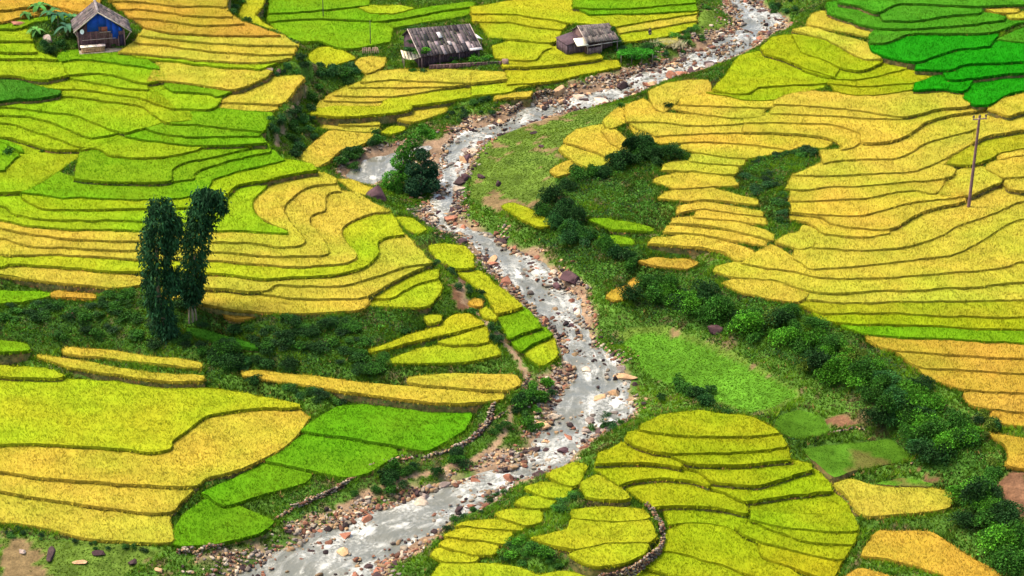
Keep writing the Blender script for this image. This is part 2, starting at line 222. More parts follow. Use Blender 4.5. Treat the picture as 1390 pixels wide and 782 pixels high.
stack('short step below the golden levels, left of the hollow', 'short steps left of the bushy hollow', 'S', 6.2, 0.23, '919,262 966,256 1020,270', [
 ('Y', '892,268 935,272 966,270 1031,277', '905,260 940,252 966,255 1028,272'), ('Y', '918,288 953,283 999,288 1037,293', '920,280 953,275 1000,280 1035,287'), ('Y', '941,294 982,297 1042,304', '945,286 990,289 1040,297'),
 ('Y', '910,302 949,303 999,312 1052,326', '914,296 945,294 1000,300 1050,318'), ('Y', '900,314 949,316 999,325 1040,334', '905,307 950,309 1000,317 1042,328'),
 ('Y', '880,329 933,333 976,340 1000,352 1022,349', '885,323 930,319 980,325 1022,340')])
plot('stubble strip in the thicket above the river', 'small patches in the right bank thicket', 'T', 3.6, 'O', '500,282 560,270 700,272 748,290 700,312 600,302')
plot('rounded stubble patch near the great boulder', 'small patches in the right bank thicket', 'T', 2.2, 'O', '370,420 400,395 450,380 490,350 530,365 485,395 480,420 410,442')
plot('bright strip in the pasture near the river', 'small patches in the right bank thicket', 'D', 3.4, 'L', '1148,175 1190,162 1250,185 1340,235 1358,255 1300,262 1220,230')
plot('upper grassy strip in the thicket', 'small patches in the right bank thicket', 'T', 4.6, 'G', '300,112 380,105 550,140 560,160 400,150')
plot('lower grassy strip in the thicket', 'small patches in the right bank thicket', 'T', 4.0, 'G', '330,180 420,175 480,195 475,215 370,210')
# --- bottom centre dome
stack('band of the rounded knoll in the bottom centre', 'bands on the rounded knoll', 'H', .3, .33, '870,165 960,125 1100,110 1300,130 1400,165 1425,190', [
 ('K', '862,186 950,196 1100,206 1250,209 1430,200'), ('K', '808,215 830,237 900,264 990,277 1200,277 1300,270 1465,255', '815,200 862,190 950,200 1100,208 1250,211 1430,202'), ('K', '995,290 1080,320 1200,330 1300,324 1488,305', '990,277 1200,277 1300,270 1465,257'),
 ('K', '686,320 800,317 950,322 1035,337', '695,285 790,238 830,240 960,280 1030,318'), ('K', '1030,330 1110,354 1160,392 1250,402 1350,407 1430,387 1572,345', '1000,292 1080,320 1200,330 1300,324 1488,307 1560,325'),
 ('K', '783,408 850,387 950,380 1080,390 1155,412', '680,345 690,325 800,319 950,324 1035,337 1115,358 1150,390'), ('K', '1150,418 1220,442 1285,472 1328,470 1450,452 1644,432', '1155,392 1250,402 1350,407 1430,387 1572,347 1600,360 1644,405'),
 ('K', '915,502 980,492 1080,492 1200,502 1305,528', '805,425 850,389 950,382 1080,392 1155,418 1215,445 1280,475 1312,505'), ('K', '1316,516 1450,530 1600,530 1732,527', '1320,475 1450,454 1644,434 1725,490'),
 ('K', '985,568 1080,562 1200,572 1262,592 1300,556', '958,512 980,494 1080,494 1200,504 1305,530')])
stack('narrow band in the fan at the right of the knoll', 'fan of narrow bands on the knoll', 'H', -1.75, .26, '1316,516 1450,530 1600,530 1732,527', [
 ('K', '1312,548 1400,567 1480,582 1600,592 1758,594'), ('K', '1345,566 1420,597 1500,627 1600,642 1737,650'), ('K', '1250,577 1300,612 1380,642 1480,672 1560,692 1690,710', '1260,590 1310,560 1345,566 1420,597 1500,627 1600,642 1737,652'),
 ('K', '1348,640 1362,682 1400,712 1500,747 1560,767 1650,800', '1350,640 1380,644 1480,674 1560,694 1690,712'), ('K', '928,668 1050,692 1200,737 1300,767 1400,800', '985,590 1080,564 1200,574 1300,614 1350,642 1365,690 1430,730 1560,800'),
 ('K', '845,742 950,762 1100,805', '860,720 928,668 1050,692 1200,737 1340,805')])
plot('bottom plot under the curved wall', 'fan of narrow bands on the knoll', 'H', -3.5, 'K', '700,800 740,755 850,745 950,765 1090,820 1000,880 700,880')
for i, (z, s) in enumerate([(-1.9, '483,362 590,320 650,330 622,402 580,418'), (-2.15, '393,422 460,396 520,396 587,422 562,462 480,460'), (-2.4, '358,482 390,456 480,457 527,472 492,502 420,502'),
    (-2.65, '278,525 320,507 430,502 477,522 462,562 400,572 300,548'), (-2.9, '113,578 170,556 300,552 392,572 382,594 250,588'), (-3.1, '68,612 110,591 250,590 347,602 322,648 250,638'),
    (-3.35, '48,645 80,624 200,627 297,657 272,692 200,692 110,668'), (-3.6, '13,692 40,662 110,668 212,702 192,724 60,722'), (-3.8, '25,765 60,726 200,727 330,732 450,772 560,760 690,790 690,860 -60,860')]):
    plot('%s of the small steps along the lower right riverside' % ORD[i], 'small steps along the lower right riverside', 'H', z, 'L', s)
plot('plot joining the knoll to the riverside steps', 'bands on the rounded knoll', 'H', -1.2, 'L', '625,402 690,362 750,392 812,442 822,468 700,464 648,452')
plot('upper plot inside the curved stone wall', 'plots inside the curved stone wall', 'H', -2.0, 'L', '588,508 720,494 880,508 908,545 760,553 598,543')
plot('middle plot inside the curved stone wall', 'plots inside the curved stone wall', 'H', -2.13, 'L', '418,625 560,592 590,546 760,556 900,553 938,610 905,642 720,644 600,674 520,658')
plot('lower plot inside the curved stone wall', 'plots inside the curved stone wall', 'H', -2.28, 'L', '578,692 640,668 720,648 903,645 882,692 800,728 690,738 620,718')
# --- bottom right
plot('wavy plot between the bottom pastures and bushes', 'plots in the bottom right corner', 'I', -1.5, 'Y', '618,400 690,384 760,410 900,414 1092,428 1088,502 980,518 760,538 718,522 680,462')
plot('ochre plot reaching the bottom thicket', 'plots in the bottom right corner', 'I', -2.2, 'O', '728,692 760,640 795,596 1000,600 1100,652 1200,715 1330,800 1150,800 960,738 830,708')
plot('ochre corner plot at the bottom edge', 'plots in the bottom right corner', 'I', -2.6, 'O', '650,800 680,765 720,745 830,772 900,800 880,840 680,840')
plot('round green pasture plot with mown grass', 'pasture plots below the thicket', 'I', -.7, 'M', '372,175 400,125 480,100 560,130 607,182 560,208 450,222', 'grass')
plot('wide worn pasture plot with a bare patch', 'pasture plots below the thicket', 'I', -.95, 'M', '488,262 600,245 740,232 850,222 942,302 800,332 700,350 622,377 560,332', 'grass')
plot('small sunken pasture plot above the wavy paddy', 'pasture plots below the thicket', 'I', -1.3, 'M', '790,405 900,375 1022,402 1000,416 900,412', 'grass')

# ------------------------------------------------------------------ small helpers
def catmull(pts, closed=False, n=6):
    p = np.array(pts, float)
    if len(p) < 3: return p
    if closed: q = np.vstack([p[-1], p, p[0], p[1]])
    else: q = np.vstack([2 * p[0] - p[1], p, 2 * p[-1] - p[-2]])
    out = []
    for i in range(1, len(q) - 2):
        a, b, c, d = q[i - 1], q[i], q[i + 1], q[i + 2]
        for k in range(n):
            t = k / n
            out.append(0.5 * ((2 * b) + (c - a) * t + (2 * a - 5 * b + 4 * c - d) * t * t + (3 * b - a - 3 * c + d) * t ** 3))
    if not closed: out.append(q[-2])
    return np.array(out)
def resample(p, step, closed=False):
    p = np.asarray(p, float)
    if closed: p = np.vstack([p, p[:1]])
    d = np.r_[0, np.cumsum(np.hypot(*np.diff(p[:, :2], axis=0).T))]
    n = max(4, int(d[-1] / step))
    t = np.linspace(0, d[-1], n + 1)
    r = np.stack([np.interp(t, d, p[:, k]) for k in range(p.shape[1])], 1)
    return r[:-1] if closed else r
def inside(pts, poly):
    x, y = pts[:, 0], pts[:, 1]; r = np.zeros(len(pts), bool)
    a = poly; b = np.roll(poly, -1, 0)
    for (x0, y0), (x1, y1) in zip(a, b):
        if y0 == y1: continue
        c = (y0 > y) != (y1 > y)
        r ^= c & (x < (x1 - x0) * (y - y0) / (y1 - y0) + x0)
    return r
def seg_dist(pts, poly, closed=True):
    best = np.full(len(pts), 1e9)
    n = len(poly)
    for i in range(n if closed else n - 1):
        a = poly[i]; ab = poly[(i + 1) % n] - a
        L = ab @ ab + 1e-9
        t = np.clip(((pts - a) @ ab) / L, 0, 1)
        d = pts - a - t[:, None] * ab
        best = np.minimum(best, (d * d).sum(1))
    return np.sqrt(best)
_ph = rng.uniform(0, 6.28, (24, 3)); _dir = rng.normal(size=(24, 3)); _dir /= np.linalg.norm(_dir, axis=1)[:, None]
def noise(p, scale=1.0, octs=3, seed=0):
    p = np.asarray(p, float)
    if p.shape[1] == 2: p = np.c_[p, np.zeros(len(p))]
    v = np.zeros(len(p)); a = 1.0; s = scale; tot = 0
    for o in range(octs):
        k = (seed * 5 + o * 4) % 20
        w = np.zeros(len(p))
        for j in range(4):
            d = _dir[k + j]; ph = _ph[k + j]
            w += np.sin((p @ d) * s * (1 + .23 * j) + ph[0] + 1.3 * np.sin((p @ np.roll(d, 1)) * s * .7 + ph[1]))
        v += a * w / 2.2; tot += a; a *= .55; s *= 2.1
    return v / tot
def pmesh(name, verts, tris=None, quads=None, cols=None, mats=None, tri_m=None, quad_m=None, smooth=False, origin=None, parent=None, uv=None):
    verts = np.asarray(verts, np.float32)
    if origin is not None: verts = verts - np.asarray(origin, np.float32)
    me = bpy.data.meshes.new(name)
    nt = 0 if tris is None else len(tris); nq = 0 if quads is None else len(quads)
    loops = np.concatenate([np.asarray(tris, np.int32).ravel() if nt else np.zeros(0, np.int32), np.asarray(quads, np.int32).ravel() if nq else np.zeros(0, np.int32)])
    me.vertices.add(len(verts)); me.vertices.foreach_set('co', verts.ravel())
    me.loops.add(len(loops)); me.loops.foreach_set('vertex_index', loops)
    me.polygons.add(nt + nq)
    st = np.concatenate([np.arange(nt) * 3, nt * 3 + np.arange(nq) * 4]).astype(np.int32)
    me.polygons.foreach_set('loop_start', st)
    if mats:
        for m in mats: me.materials.append(m)
        mi = np.concatenate([np.full(nt, 0) if tri_m is None else tri_m, np.full(nq, 0) if quad_m is None else quad_m]).astype(np.int32)
        me.polygons.foreach_set('material_index', mi)
    if smooth: me.polygons.foreach_set('use_smooth', np.ones(nt + nq, bool))
    if cols is not None:
        at = me.attributes.new('Col', 'FLOAT_COLOR', 'POINT')
        c = np.ones((len(verts), 4), np.float32); cols = np.asarray(cols, np.float32)
        c[:, :3] = cols if cols.ndim == 2 else cols[:, None]
        at.data.foreach_set('color', c.ravel())
    if uv is not None:
        a2 = me.attributes.new('flow', 'FLOAT_VECTOR', 'POINT')
        a2.data.foreach_set('vector', np.asarray(uv, np.float32).ravel())
    me.update(calc_edges=True); me.validate()
    o = bpy.data.objects.new(name, me); COL.objects.link(o)
    if origin is not None: o.location = origin
    if parent is not None: o.parent = parent
    return o
def tag(o, label=None, cat=None, group=None, kind=None):
    if label: o['label'] = label
    if cat: o['category'] = cat
    if group: o['group'] = group
    if kind: o['kind'] = kind
    return o
def empty(name, loc, rz=0.0):
    o = bpy.data.objects.new(name, None); COL.objects.link(o); o.location = loc; o.rotation_euler = (0, 0, rz); o.empty_display_size = .3
    return o
def copy_thing(o):
    c = o.copy(); COL.objects.link(c)
    for ch in list(o.children):
        d = ch.copy(); COL.objects.link(d); d.parent = c
        for g in list(ch.children):
            e = g.copy(); COL.objects.link(e); e.parent = d
    return c

# ------------------------------------------------------------------ materials
def mat(name, base=(.2, .2, .2), rough=.85, spec=.15, use_col=True, use_obj=True, var=.25, vscale=.6, shift=None, shift_scale=.12, shift_amt=.5, bump=0.0, bscale=8.0, fine=0.0, fscale=6.0, trans=0.0, upn=0.0):
    m = bpy.data.materials.new(name); m.use_nodes = True
    nt = m.node_tree; N = nt.nodes; L = nt.links
    b = N['Principled BSDF']; b.inputs['Roughness'].default_value = rough; b.inputs['Specular IOR Level'].default_value = spec
    geo = N.new('ShaderNodeNewGeometry')
    def rgb(c):
        n = N.new('ShaderNodeRGB'); n.outputs[0].default_value = (*c, 1); return n.outputs[0]
    def mix(kind, f, a, c):
        n = N.new('ShaderNodeMix'); n.data_type = 'RGBA'; n.blend_type = kind
        if isinstance(f, float): n.inputs[0].default_value = f
        else: L.new(f, n.inputs[0])
        L.new(a, n.inputs[6]); L.new(c, n.inputs[7]); return n.outputs[2]
    def nz(scale, detail=3.0, lo=0.0, hi=1.0, fmin=.3, fmax=.7):
        n = N.new('ShaderNodeTexNoise'); n.inputs['Scale'].default_value = scale; n.inputs['Detail'].default_value = detail
        L.new(geo.outputs['Position'], n.inputs['Vector'])
        r = N.new('ShaderNodeMapRange'); r.inputs[1].default_value = fmin; r.inputs[2].default_value = fmax; r.inputs[3].default_value = lo; r.inputs[4].default_value = hi
        L.new(n.outputs[0], r.inputs[0]); return r.outputs[0]
    c = rgb(base)
    if use_obj:
        oi = N.new('ShaderNodeObjectInfo'); c = oi.outputs['Color']
    if shift is not None:
        f = nz(shift_scale, 4.0, 0.0, shift_amt, .35, .68)
        c = mix('MIX', f, c, mix('MULTIPLY', 1.0, c, rgb(shift)))
    if use_col:
        at = N.new('ShaderNodeAttribute'); at.attribute_name = 'Col'
        c = mix('MULTIPLY', 1.0, c, at.outputs['Color'])
    def scaled(c, scale, amt):
        v = N.new('ShaderNodeVectorMath'); v.operation = 'SCALE'
        L.new(c, v.inputs[0]); L.new(nz(scale, 4.0, 1 - amt, 1 + amt), v.inputs[3]); return v.outputs[0]
    if var: c = scaled(c, vscale, var)
    if fine: c = scaled(c, fscale, fine)
    L.new(c, b.inputs['Base Color'])
    if trans:
        b.inputs['Transmission Weight'].default_value = 0
        tr = N.new('ShaderNodeBsdfTranslucent'); L.new(c, tr.inputs[0])
        ms = N.new('ShaderNodeMixShader'); ms.inputs[0].default_value = trans
        L.new(b.outputs[0], ms.inputs[1]); L.new(tr.outputs[0], ms.inputs[2]); L.new(ms.outputs[0], N['Material Output'].inputs[0])
    if upn:
        va = N.new('ShaderNodeVectorMath'); va.operation = 'MULTIPLY_ADD'; va.inputs[1].default_value = (1 - upn,) * 3; va.inputs[2].default_value = (0, 0, upn)
        vn = N.new('ShaderNodeVectorMath'); vn.operation = 'NORMALIZE'
        L.new(geo.outputs['Normal'], va.inputs[0]); L.new(va.outputs[0], vn.inputs[0]); L.new(vn.outputs[0], b.inputs['Normal'])
    if bump:
        bn = N.new('ShaderNodeTexNoise'); bn.inputs['Scale'].default_value = bscale; bn.inputs['Detail'].default_value = 4
        L.new(geo.outputs['Position'], bn.inputs['Vector'])
        bp = N.new('ShaderNodeBump'); bp.inputs['Strength'].default_value = 1.0; bp.inputs['Distance'].default_value = bump
        L.new(bn.outputs[0], bp.inputs['Height']); L.new(bp.outputs[0], b.inputs['Normal'])
    return m
M_RICE = mat('rice', var=.10, vscale=.35, shift=(.60, 1.02, .5), shift_scale=.09, shift_amt=.62, spec=.02, upn=.88, trans=.42)
M_GRASS = mat('grass_blades', base=(1, 1, 1), use_obj=False, var=.2, vscale=.5, spec=.0, upn=.6, trans=.35)
M_LEAF = mat('foliage', var=.3, vscale=.8, trans=.2, spec=.08, rough=.7)
M_BANK = mat('earth_bank', base=(.095, .095, .026), use_obj=False, use_col=True, var=.5, vscale=1.4, shift=(1.5, .8, .9), shift_scale=.7, shift_amt=.8, bump=.1, bscale=5)
M_GROUND = mat('ground_cover', base=(1, 1, 1), use_obj=False, var=.3, vscale=.9, fine=.25, fscale=4, spec=.02, bump=.12, bscale=3.0)
M_ROCK = mat('rock', use_col=False, var=.35, vscale=1.6, shift=(.5, .42, .45), shift_scale=.8, shift_amt=.8, bump=.05, bscale=6, fine=.2, fscale=9)
M_STONES = mat('stones', base=(1, 1, 1), use_obj=False, var=.25, vscale=2, bump=.03, bscale=9)
M_WOOD = mat('weathered_wood', use_col=True, var=.3, vscale=2.5, shift=(.6, .55, .6), shift_scale=1.1, shift_amt=.6, bump=.02, bscale=12)
M_PLAIN = mat('painted', use_col=True, var=.15, vscale=2.0, rough=.7)
M_BARK = mat('bark', use_col=False, var=.3, vscale=3)

RICE = dict(Y=(.440, .325, .036), L=(.345, .325, .014), P=(.255, .315, .009), G=(.145, .255, .006), V=(.012, .200, .003), O=(.425, .252, .032), D=(.045, .150, .010), N=(.105, .235, .006),
            E=(.060, .200, .010), K=(.280, .290, .008), Q=(.320, .285, .014), M=(.060, .140, .010))
CNAME = dict(Y='golden', L='yellow-green', P='lime', G='bright green', V='emerald green', O='ochre-brown', D='dark green', N='vivid lime-green', E='deep green', K='olive-lime', Q='olive-gold', M='grass-green')

# ------------------------------------------------------------------ terrain from the survey heights
LE = [(993, -25), (993, 0), (998, 10), (1003, 25), (1000, 40), (980, 50), (960, 63), (933, 75), (913, 85), (887, 95), (853, 107), (837, 115), (820, 122), (790, 130), (750, 138), (723, 143), (707, 150), (697, 160),
      (680, 165), (650, 172), (632, 178), (615, 186), (600, 200), (597, 220), (595, 230), (593, 247), (600, 263), (587, 280), (577, 290), (583, 300), (600, 315), (627, 320), (647, 333), (653, 347), (670, 363), (683, 377), (697, 390), (703, 407),
      (720, 420), (737, 437), (753, 453), (766, 473), (768, 489), (778, 513), (760, 535), (750, 555), (746, 572), (736, 582), (730, 595), (720, 612), (707, 630), (690, 638), (649, 648), (616, 657), (579, 668), (549, 682),
      (523, 692), (490, 702), (460, 713), (423, 725), (405, 740), (380, 752), (345, 765), (310, 785), (280, 815)]
RE = [(1033, -25), (1033, 0), (1040, 13), (1067, 27), (1060, 40), (1040, 50), (1017, 67), (993, 80), (967, 90), (940, 100), (917, 103), (903, 110), (873, 123), (853, 133), (827, 140), (783, 150), (750, 158), (713, 170), (690, 180), (663, 190),
      (645, 205), (633, 220), (628, 240), (623, 260), (617, 287), (613, 300), (630, 310), (653, 317), (677, 323), (683, 332), (703, 343), (730, 353), (740, 367), (757, 375), (763, 388), (784, 402), (782, 420), (796, 440), (800, 456),
      (810, 476), (833, 486), (843, 500), (850, 515), (864, 522), (850, 532), (846, 542), (856, 555), (856, 565), (840, 575), (823, 585), (800, 598), (780, 615), (766, 628), (743, 643), (700, 652), (686, 664), (666, 680), (642, 695),
      (609, 708), (593, 721), (563, 737), (546, 750), (526, 765), (510, 785), (490, 815)]
CHAN_L = [(596, 196), (570, 196), (548, 203), (530, 207), (505, 217), (485, 226), (470, 237), (480, 247)]
CHAN_R = [(598, 203), (575, 205), (560, 210), (545, 218), (535, 230), (525, 240), (512, 249), (498, 254)]
def strip(le, re, step=.8):
    l = resample(at_river(catmull(le)), step); r = resample(at_river(catmull(re)), step)
    n = max(len(l), len(r)); t = np.linspace(0, 1, n)
    f = lambda q: np.stack([np.interp(t, np.linspace(0, 1, len(q)), q[:, k]) for k in (0, 1)], 1)
    return f(l), f(r)
RL, RR = strip(LE, RE)
# put each left point opposite its nearest right point (rows stay across the flow)
RIVER = np.vstack([RL, RR[::-1]])
CL2, CR2 = strip(CHAN_L, CHAN_R)
CHAN = np.vstack([CL2, CR2[::-1]])

ctl = []
for p in PLOTS:
    z = p['z']; gk = p.get('kind', 'rice')
    p['soil'] = z - (.45 if gk == 'rice' else .12)
    if 'poly' in p:
        lin_ = np.array([np.array(a) * (1 - k / 6) + np.array(b) * k / 6 for a, b in zip(p['poly'], p['poly'][1:] + p['poly'][:1]) for k in range(6)])
        loop = at_z(.3 * catmull(p['poly'], True) + .7 * lin_, z)
        edge = resample(at_z(np.array(p['poly'] + p['poly'][:1]), z), 7.0)
    else:
        lip = at_z(catmull(p['lip']), z); up = at_z(np.array(p['up'][::-1]) + np.array([0, -1.5]), z)
        loop = np.vstack([lip, up]); edge = resample(lip, 6.0)
        p['lipw'] = lip
    p['loop'] = resample(loop, .55, True)
    for e in edge:
        if -75 < e[0] < 75: ctl.append((e[0], e[1], p['soil'] + .15))
for q in (resample(RL, 5.0), resample(RR, 5.0)):
    for e in q: ctl.append((e[0], e[1], river_z(e[1]) + .25))
for px, py, z in [(700, 200, 4.3), (760, 260, 4.2), (830, 290, 3.8), (680, 260, 3.0), (800, 235, 4.8), (850, 330, 3.0), (820, 370, 2.0), (900, 430, .7), (860, 410, .8), (1000, 440, 2.6), (950, 480, -.2), (900, 520, -1.3),
                  (1090, 470, 2.2), (1150, 540, .6), (1200, 560, 1.0), (1250, 600, .7), (1300, 660, -.1), (1350, 740, -.7), (1385, 670, 1.4), (100, 430, 2.9), (250, 455, 2.1), (400, 455, 2.1), (500, 450, 2.7), (0, 440, 2.8),
                  (400, 130, 8.4), (385, 190, 6.9), (440, 60, 8.4), (420, 90, 8.0), (50, 752, -3.4), (150, 772, -3.9), (0, 770, -3.6), (600, 645, -2.8), (700, 560, -1.0), (725, 540, -1.2), (690, 480, .7), (930, 540, -.6), (870, 600, -1.6),
                  (850, 75, 7.0), (930, 55, 7.8), (960, 25, 8.6), (985, 120, 8.0), (1080, 20, 9.6), (1085, -10, 10.0), (1050, 235, 6.6), (1030, 280, 5.8), (870, 225, 5.6), (760, 130, 5.0), (540, 215, 3.2), (575, 250, 2.0), (520, 265, 2.6),
                  (140, 66, 11.3), (60, 45, 12.2), (600, 75, 7.6), (800, 62, 7.7), (1280, 560, 2.2), (1370, 600, 1.6)]:
    xy = at_z([(px, py)], z)[0]; ctl.append((xy[0], xy[1], z))
for x, y, z in [(-130, 180, -3), (-130, 260, 3), (-130, 330, 11), (-130, 430, 22), (130, 180, -1), (130, 260, 2.5), (130, 330, 10), (130, 430, 18), (0, 170, -6.5), (0, 440, 16), (60, 440, 12.5), (-60, 440, 20)]:
    ctl.append((x, y, z))
ctl = np.array(ctl)
key = np.unique((ctl[:, :2] / 2.0).round().astype(int), axis=0, return_index=True)[1]
ctl = ctl[key]
def tps(r2): return np.where(r2 > 1e-9, r2 * np.log(np.maximum(r2, 1e-9)), 0)
n = len(ctl); X = ctl[:, :2] / 100.0
K = tps(((X[:, None] - X[None]) ** 2).sum(2)) + np.eye(n) * 2e-3
Pm = np.c_[np.ones(n), X]
Amat = np.block([[K, Pm], [Pm.T, np.zeros((3, 3))]])
sol = np.linalg.solve(Amat, np.r_[ctl[:, 2], 0, 0, 0])
def tps_eval(xy):
    q = np.asarray(xy, float) / 100.0; out = np.zeros(len(q))
    for i in range(0, len(q), 4000):
        s = q[i:i + 4000]
        out[i:i + 4000] = tps(((s[:, None] - X[None]) ** 2).sum(2)) @ sol[:n] + sol[n] + s @ sol[n + 1:]
    return out
GX0, GX1, GY0, GY1, GS = -125.0, 125.0, 180.0, 430.0, 0.6
nx, ny = int((GX1 - GX0) / GS) + 1, int((GY1 - GY0) / GS) + 1
gx = GX0 + np.arange(nx) * GS; gy = GY0 + np.arange(ny) * GS
cs = 5; cgx, cgy = np.arange(GX0, GX1 + 3, 3.0), np.arange(GY0, GY1 + 3, 3.0)
cz = tps_eval(np.stack(np.meshgrid(cgx, cgy), 2).reshape(-1, 2)).reshape(len(cgy), len(cgx))
def bilin(grid, x0, y0, s, xy):
    u = np.clip((xy[:, 0] - x0) / s, 0, grid.shape[1] - 1.001); v = np.clip((xy[:, 1] - y0) / s, 0, grid.shape[0] - 1.001)
    i, j = u.astype(int), v.astype(int); u -= i; v -= j
    return grid[j, i] * (1 - u) * (1 - v) + grid[j, i + 1] * u * (1 - v) + grid[j + 1, i] * (1 - u) * v + grid[j + 1, i + 1] * u * v
GXY = np.stack(np.meshgrid(gx, gy), 2).reshape(-1, 2)
BZ = bilin(cz, GX0, GY0, 3.0, GXY)
GZ = BZ + .16 * noise(GXY, .55, 3, 1) + .10 * noise(GXY, 1.6, 2, 2)
INP = np.zeros(len(GXY), bool); NEARP = np.full(len(GXY), 9.0)
def near_box(loop, m):
    return np.where((GXY[:, 0] > loop[:, 0].min() - m) & (GXY[:, 0] < loop[:, 0].max() + m) & (GXY[:, 1] > loop[:, 1].min() - m) & (GXY[:, 1] < loop[:, 1].max() + m))[0]
for p in PLOTS:      # earth banked up round every plot
    lp = p['loop'][::2]; ix = near_box(lp, 6)
    if len(ix) == 0: continue
    d = np.where(inside(GXY[ix], lp), 0, seg_dist(GXY[ix], lp))
    GZ[ix] = np.where(d < 6, np.maximum(GZ[ix], p['soil'] + .06 - .48 * np.maximum(0, d - .35)), GZ[ix])
for p in PLOTS:
    lp = p['loop'][::2]
    ix = near_box(lp, 4.0)
    if len(ix) == 0: continue
    q = GXY[ix]; ins = inside(q, lp); d = seg_dist(q, lp)
    cap = np.where(ins, p['soil'] - .25, p['soil'] - .02 + .75 * np.maximum(0, d - .35))
    p['cap'] = (ix, ins)
    GZ[ix] = np.minimum(GZ[ix], np.where(ins | (d < 4), cap, 99))
    INP[ix[ins]] = True
    NEARP[ix] = np.minimum(NEARP[ix], np.where(ins, 0, d))
DRIV = np.full(len(GXY), 20.0)
for rv in (RIVER, CHAN):
    lp = resample(rv, 2.5, True)
    ix = near_box(lp, 9.0); q = GXY[ix]
    ins = inside(q, lp); d = seg_dist(q, lp); sd = np.where(ins, -d, d)
    DRIV[ix] = np.minimum(DRIV[ix], sd)
wz = river_z(GXY[:, 1])
GZ = np.where(DRIV < 8, np.minimum(GZ, wz + np.where(DRIV < 0, np.maximum(-.7, -.05 + .35 * DRIV), .05 + .55 * np.maximum(0, DRIV - .2)) + .12 * noise(GXY, 1.3, 2, 3)), GZ)
GZ = np.where((DRIV > 0) & (DRIV < 8), np.maximum(GZ, wz + .02 + .04 * DRIV), GZ)
GG = GZ.reshape(ny, nx)
INPG = INP.reshape(ny, nx).astype(float)
def gz(xy): return bilin(GG, GX0, GY0, GS, np.atleast_2d(np.asarray(xy, float)))
def hit(pp):
    """where the lines of sight of survey marks meet the terrain"""
    d = rays(pp); res = np.zeros((len(d), 3)); done = np.zeros(len(d), bool)
    for t in np.arange(200.0, 470.0, .5):
        q = d * t; z = CAMZ + q[:, 2]
        g = gz(q[:, :2])
        h = (~done) & (z <= g)
        res[h] = np.c_[q[h, :2], g[h]]; done |= h
        if done.all(): break
    res[~done] = np.c_[at_z(np.atleast_2d(pp)[~done], 8.0), np.full((~done).sum(), 8.0)] if (~done).any() else res[~done]
    return res
GPX = project(np.c_[GXY, GZ])
def zone(fr, s, soft=0):
    return inside(GPX, np.array(P(fr, s)))
# ground cover colours (what grows or lies there)
gc = np.tile(np.array([.045, .095, .012]), (len(GXY), 1))
nz1 = noise(GXY, .35, 3, 1); nz2 = noise(GXY, 1.1, 3, 2)
gc *= (1 + .3 * nz1)[:, None]
brown = (nz2 > .55); gc[brown] = np.array([.085, .065, .028])
BRIGHTM = zone('S', '838,470 870,450 930,460 1000,490 1060,520 1088,535 1050,552 1020,560 960,540 900,520 870,505')
MEADOW = zone('S', '640,190 720,160 880,135 800,180 750,230 760,280 680,290 640,270') | zone('S', '835,450 900,440 1000,480 1090,535 1040,565 960,545 880,510') | zone('S', '0,730 150,735 230,745 150,790 0,790') | zone('S', '900,60 960,10 990,30 930,70 860,95')
gc[MEADOW] = np.array([.058, .092, .012]) * (1 + .35 * nz2[MEADOW])[:, None]
gc[BRIGHTM] = np.array([.050, .125, .008]) * (1 + .25 * nz1[BRIGHTM])[:, None]
pb = MEADOW & (nz2 + nz1 > .45) & ~BRIGHTM; gc[pb] = np.array([.11, .075, .032])
SCARP = zone('S', '-20,395 200,400 300,420 420,430 590,420 620,440 520,470 560,500 520,515 330,498 275,530 270,480 80,470 -20,470') | zone('S', '760,240 860,190 930,210 880,250 900,300 880,320 1000,380 1090,420 1180,470 1260,530 1330,590 1360,660 1400,760 1330,760 1290,680 1230,620 1150,540 1060,490 960,450 880,440 830,410 790,370 730,330 720,280 760,270') | zone('E', '200,690 330,620 520,595 575,650 450,720 420,800 470,900 500,950 400,960 330,850 240,770')
gc[SCARP] *= np.array([.72, .82, .8])
SOIL = zone('I', '575,140 650,125 730,160 700,175 600,172') | zone('I', '1275,420 1340,350 1400,340 1420,560 1370,530 1320,490') | zone('I', '960,345 1040,390 1040,420 990,400') | zone('D', '930,500 1000,480 1010,600 960,600')
gc[SOIL] = np.array([.095, .048, .024]) * (1 + .25 * nz2[SOIL])[:, None]
PATH = seg_dist(GPX, np.array(P('C', '350,350 320,410 270,470 262,520 230,560 220,590')), False) < 3.2
PATH |= seg_dist(GPX, np.array(P('S', '625,375 628,405 650,425 680,460 705,490 718,520 695,555 680,600 640,625 590,640 540,650 500,668 460,690')), False) < 4
gc[PATH] = np.array([.17, .110, .060]) * (1 + .25 * nz2[PATH])[:, None]
LSIDE = seg_dist(GXY[::1], RL[::4], False) < seg_dist(GXY[::1], RR[::4], False)
gv = np.clip((np.where(LSIDE, 2.3, 1.1) + 1.7 * nz1 + .6 * nz2 - DRIV) / .9, 0, 1); gv = np.where(zone('S', '620,640 760,560 780,600 640,690 420,760 300,790 250,760 400,715 520,660') & (DRIV < 7), np.clip(.75 + .9 * nz2 + .5 * nz1, 0, 1), gv); gv[zone('S', '690,290 720,230 880,130 1000,80 800,140 660,190')] *= .25
gc = gc * (1 - gv[:, None]) + gv[:, None] * np.array([.155, .100, .058]) * (1 + .35 * nz2)[:, None]
ii = np.arange(nx * ny).reshape(ny, nx)
Q = np.stack([ii[:-1, :-1], ii[:-1, 1:], ii[1:, 1:], ii[1:, :-1]], 2).reshape(-1, 4)
o = pmesh('ground', np.c_[GXY, GZ], quads=Q, cols=np.clip(gc, .004, 1), mats=[M_GROUND], smooth=True)
tag(o, kind='structure')
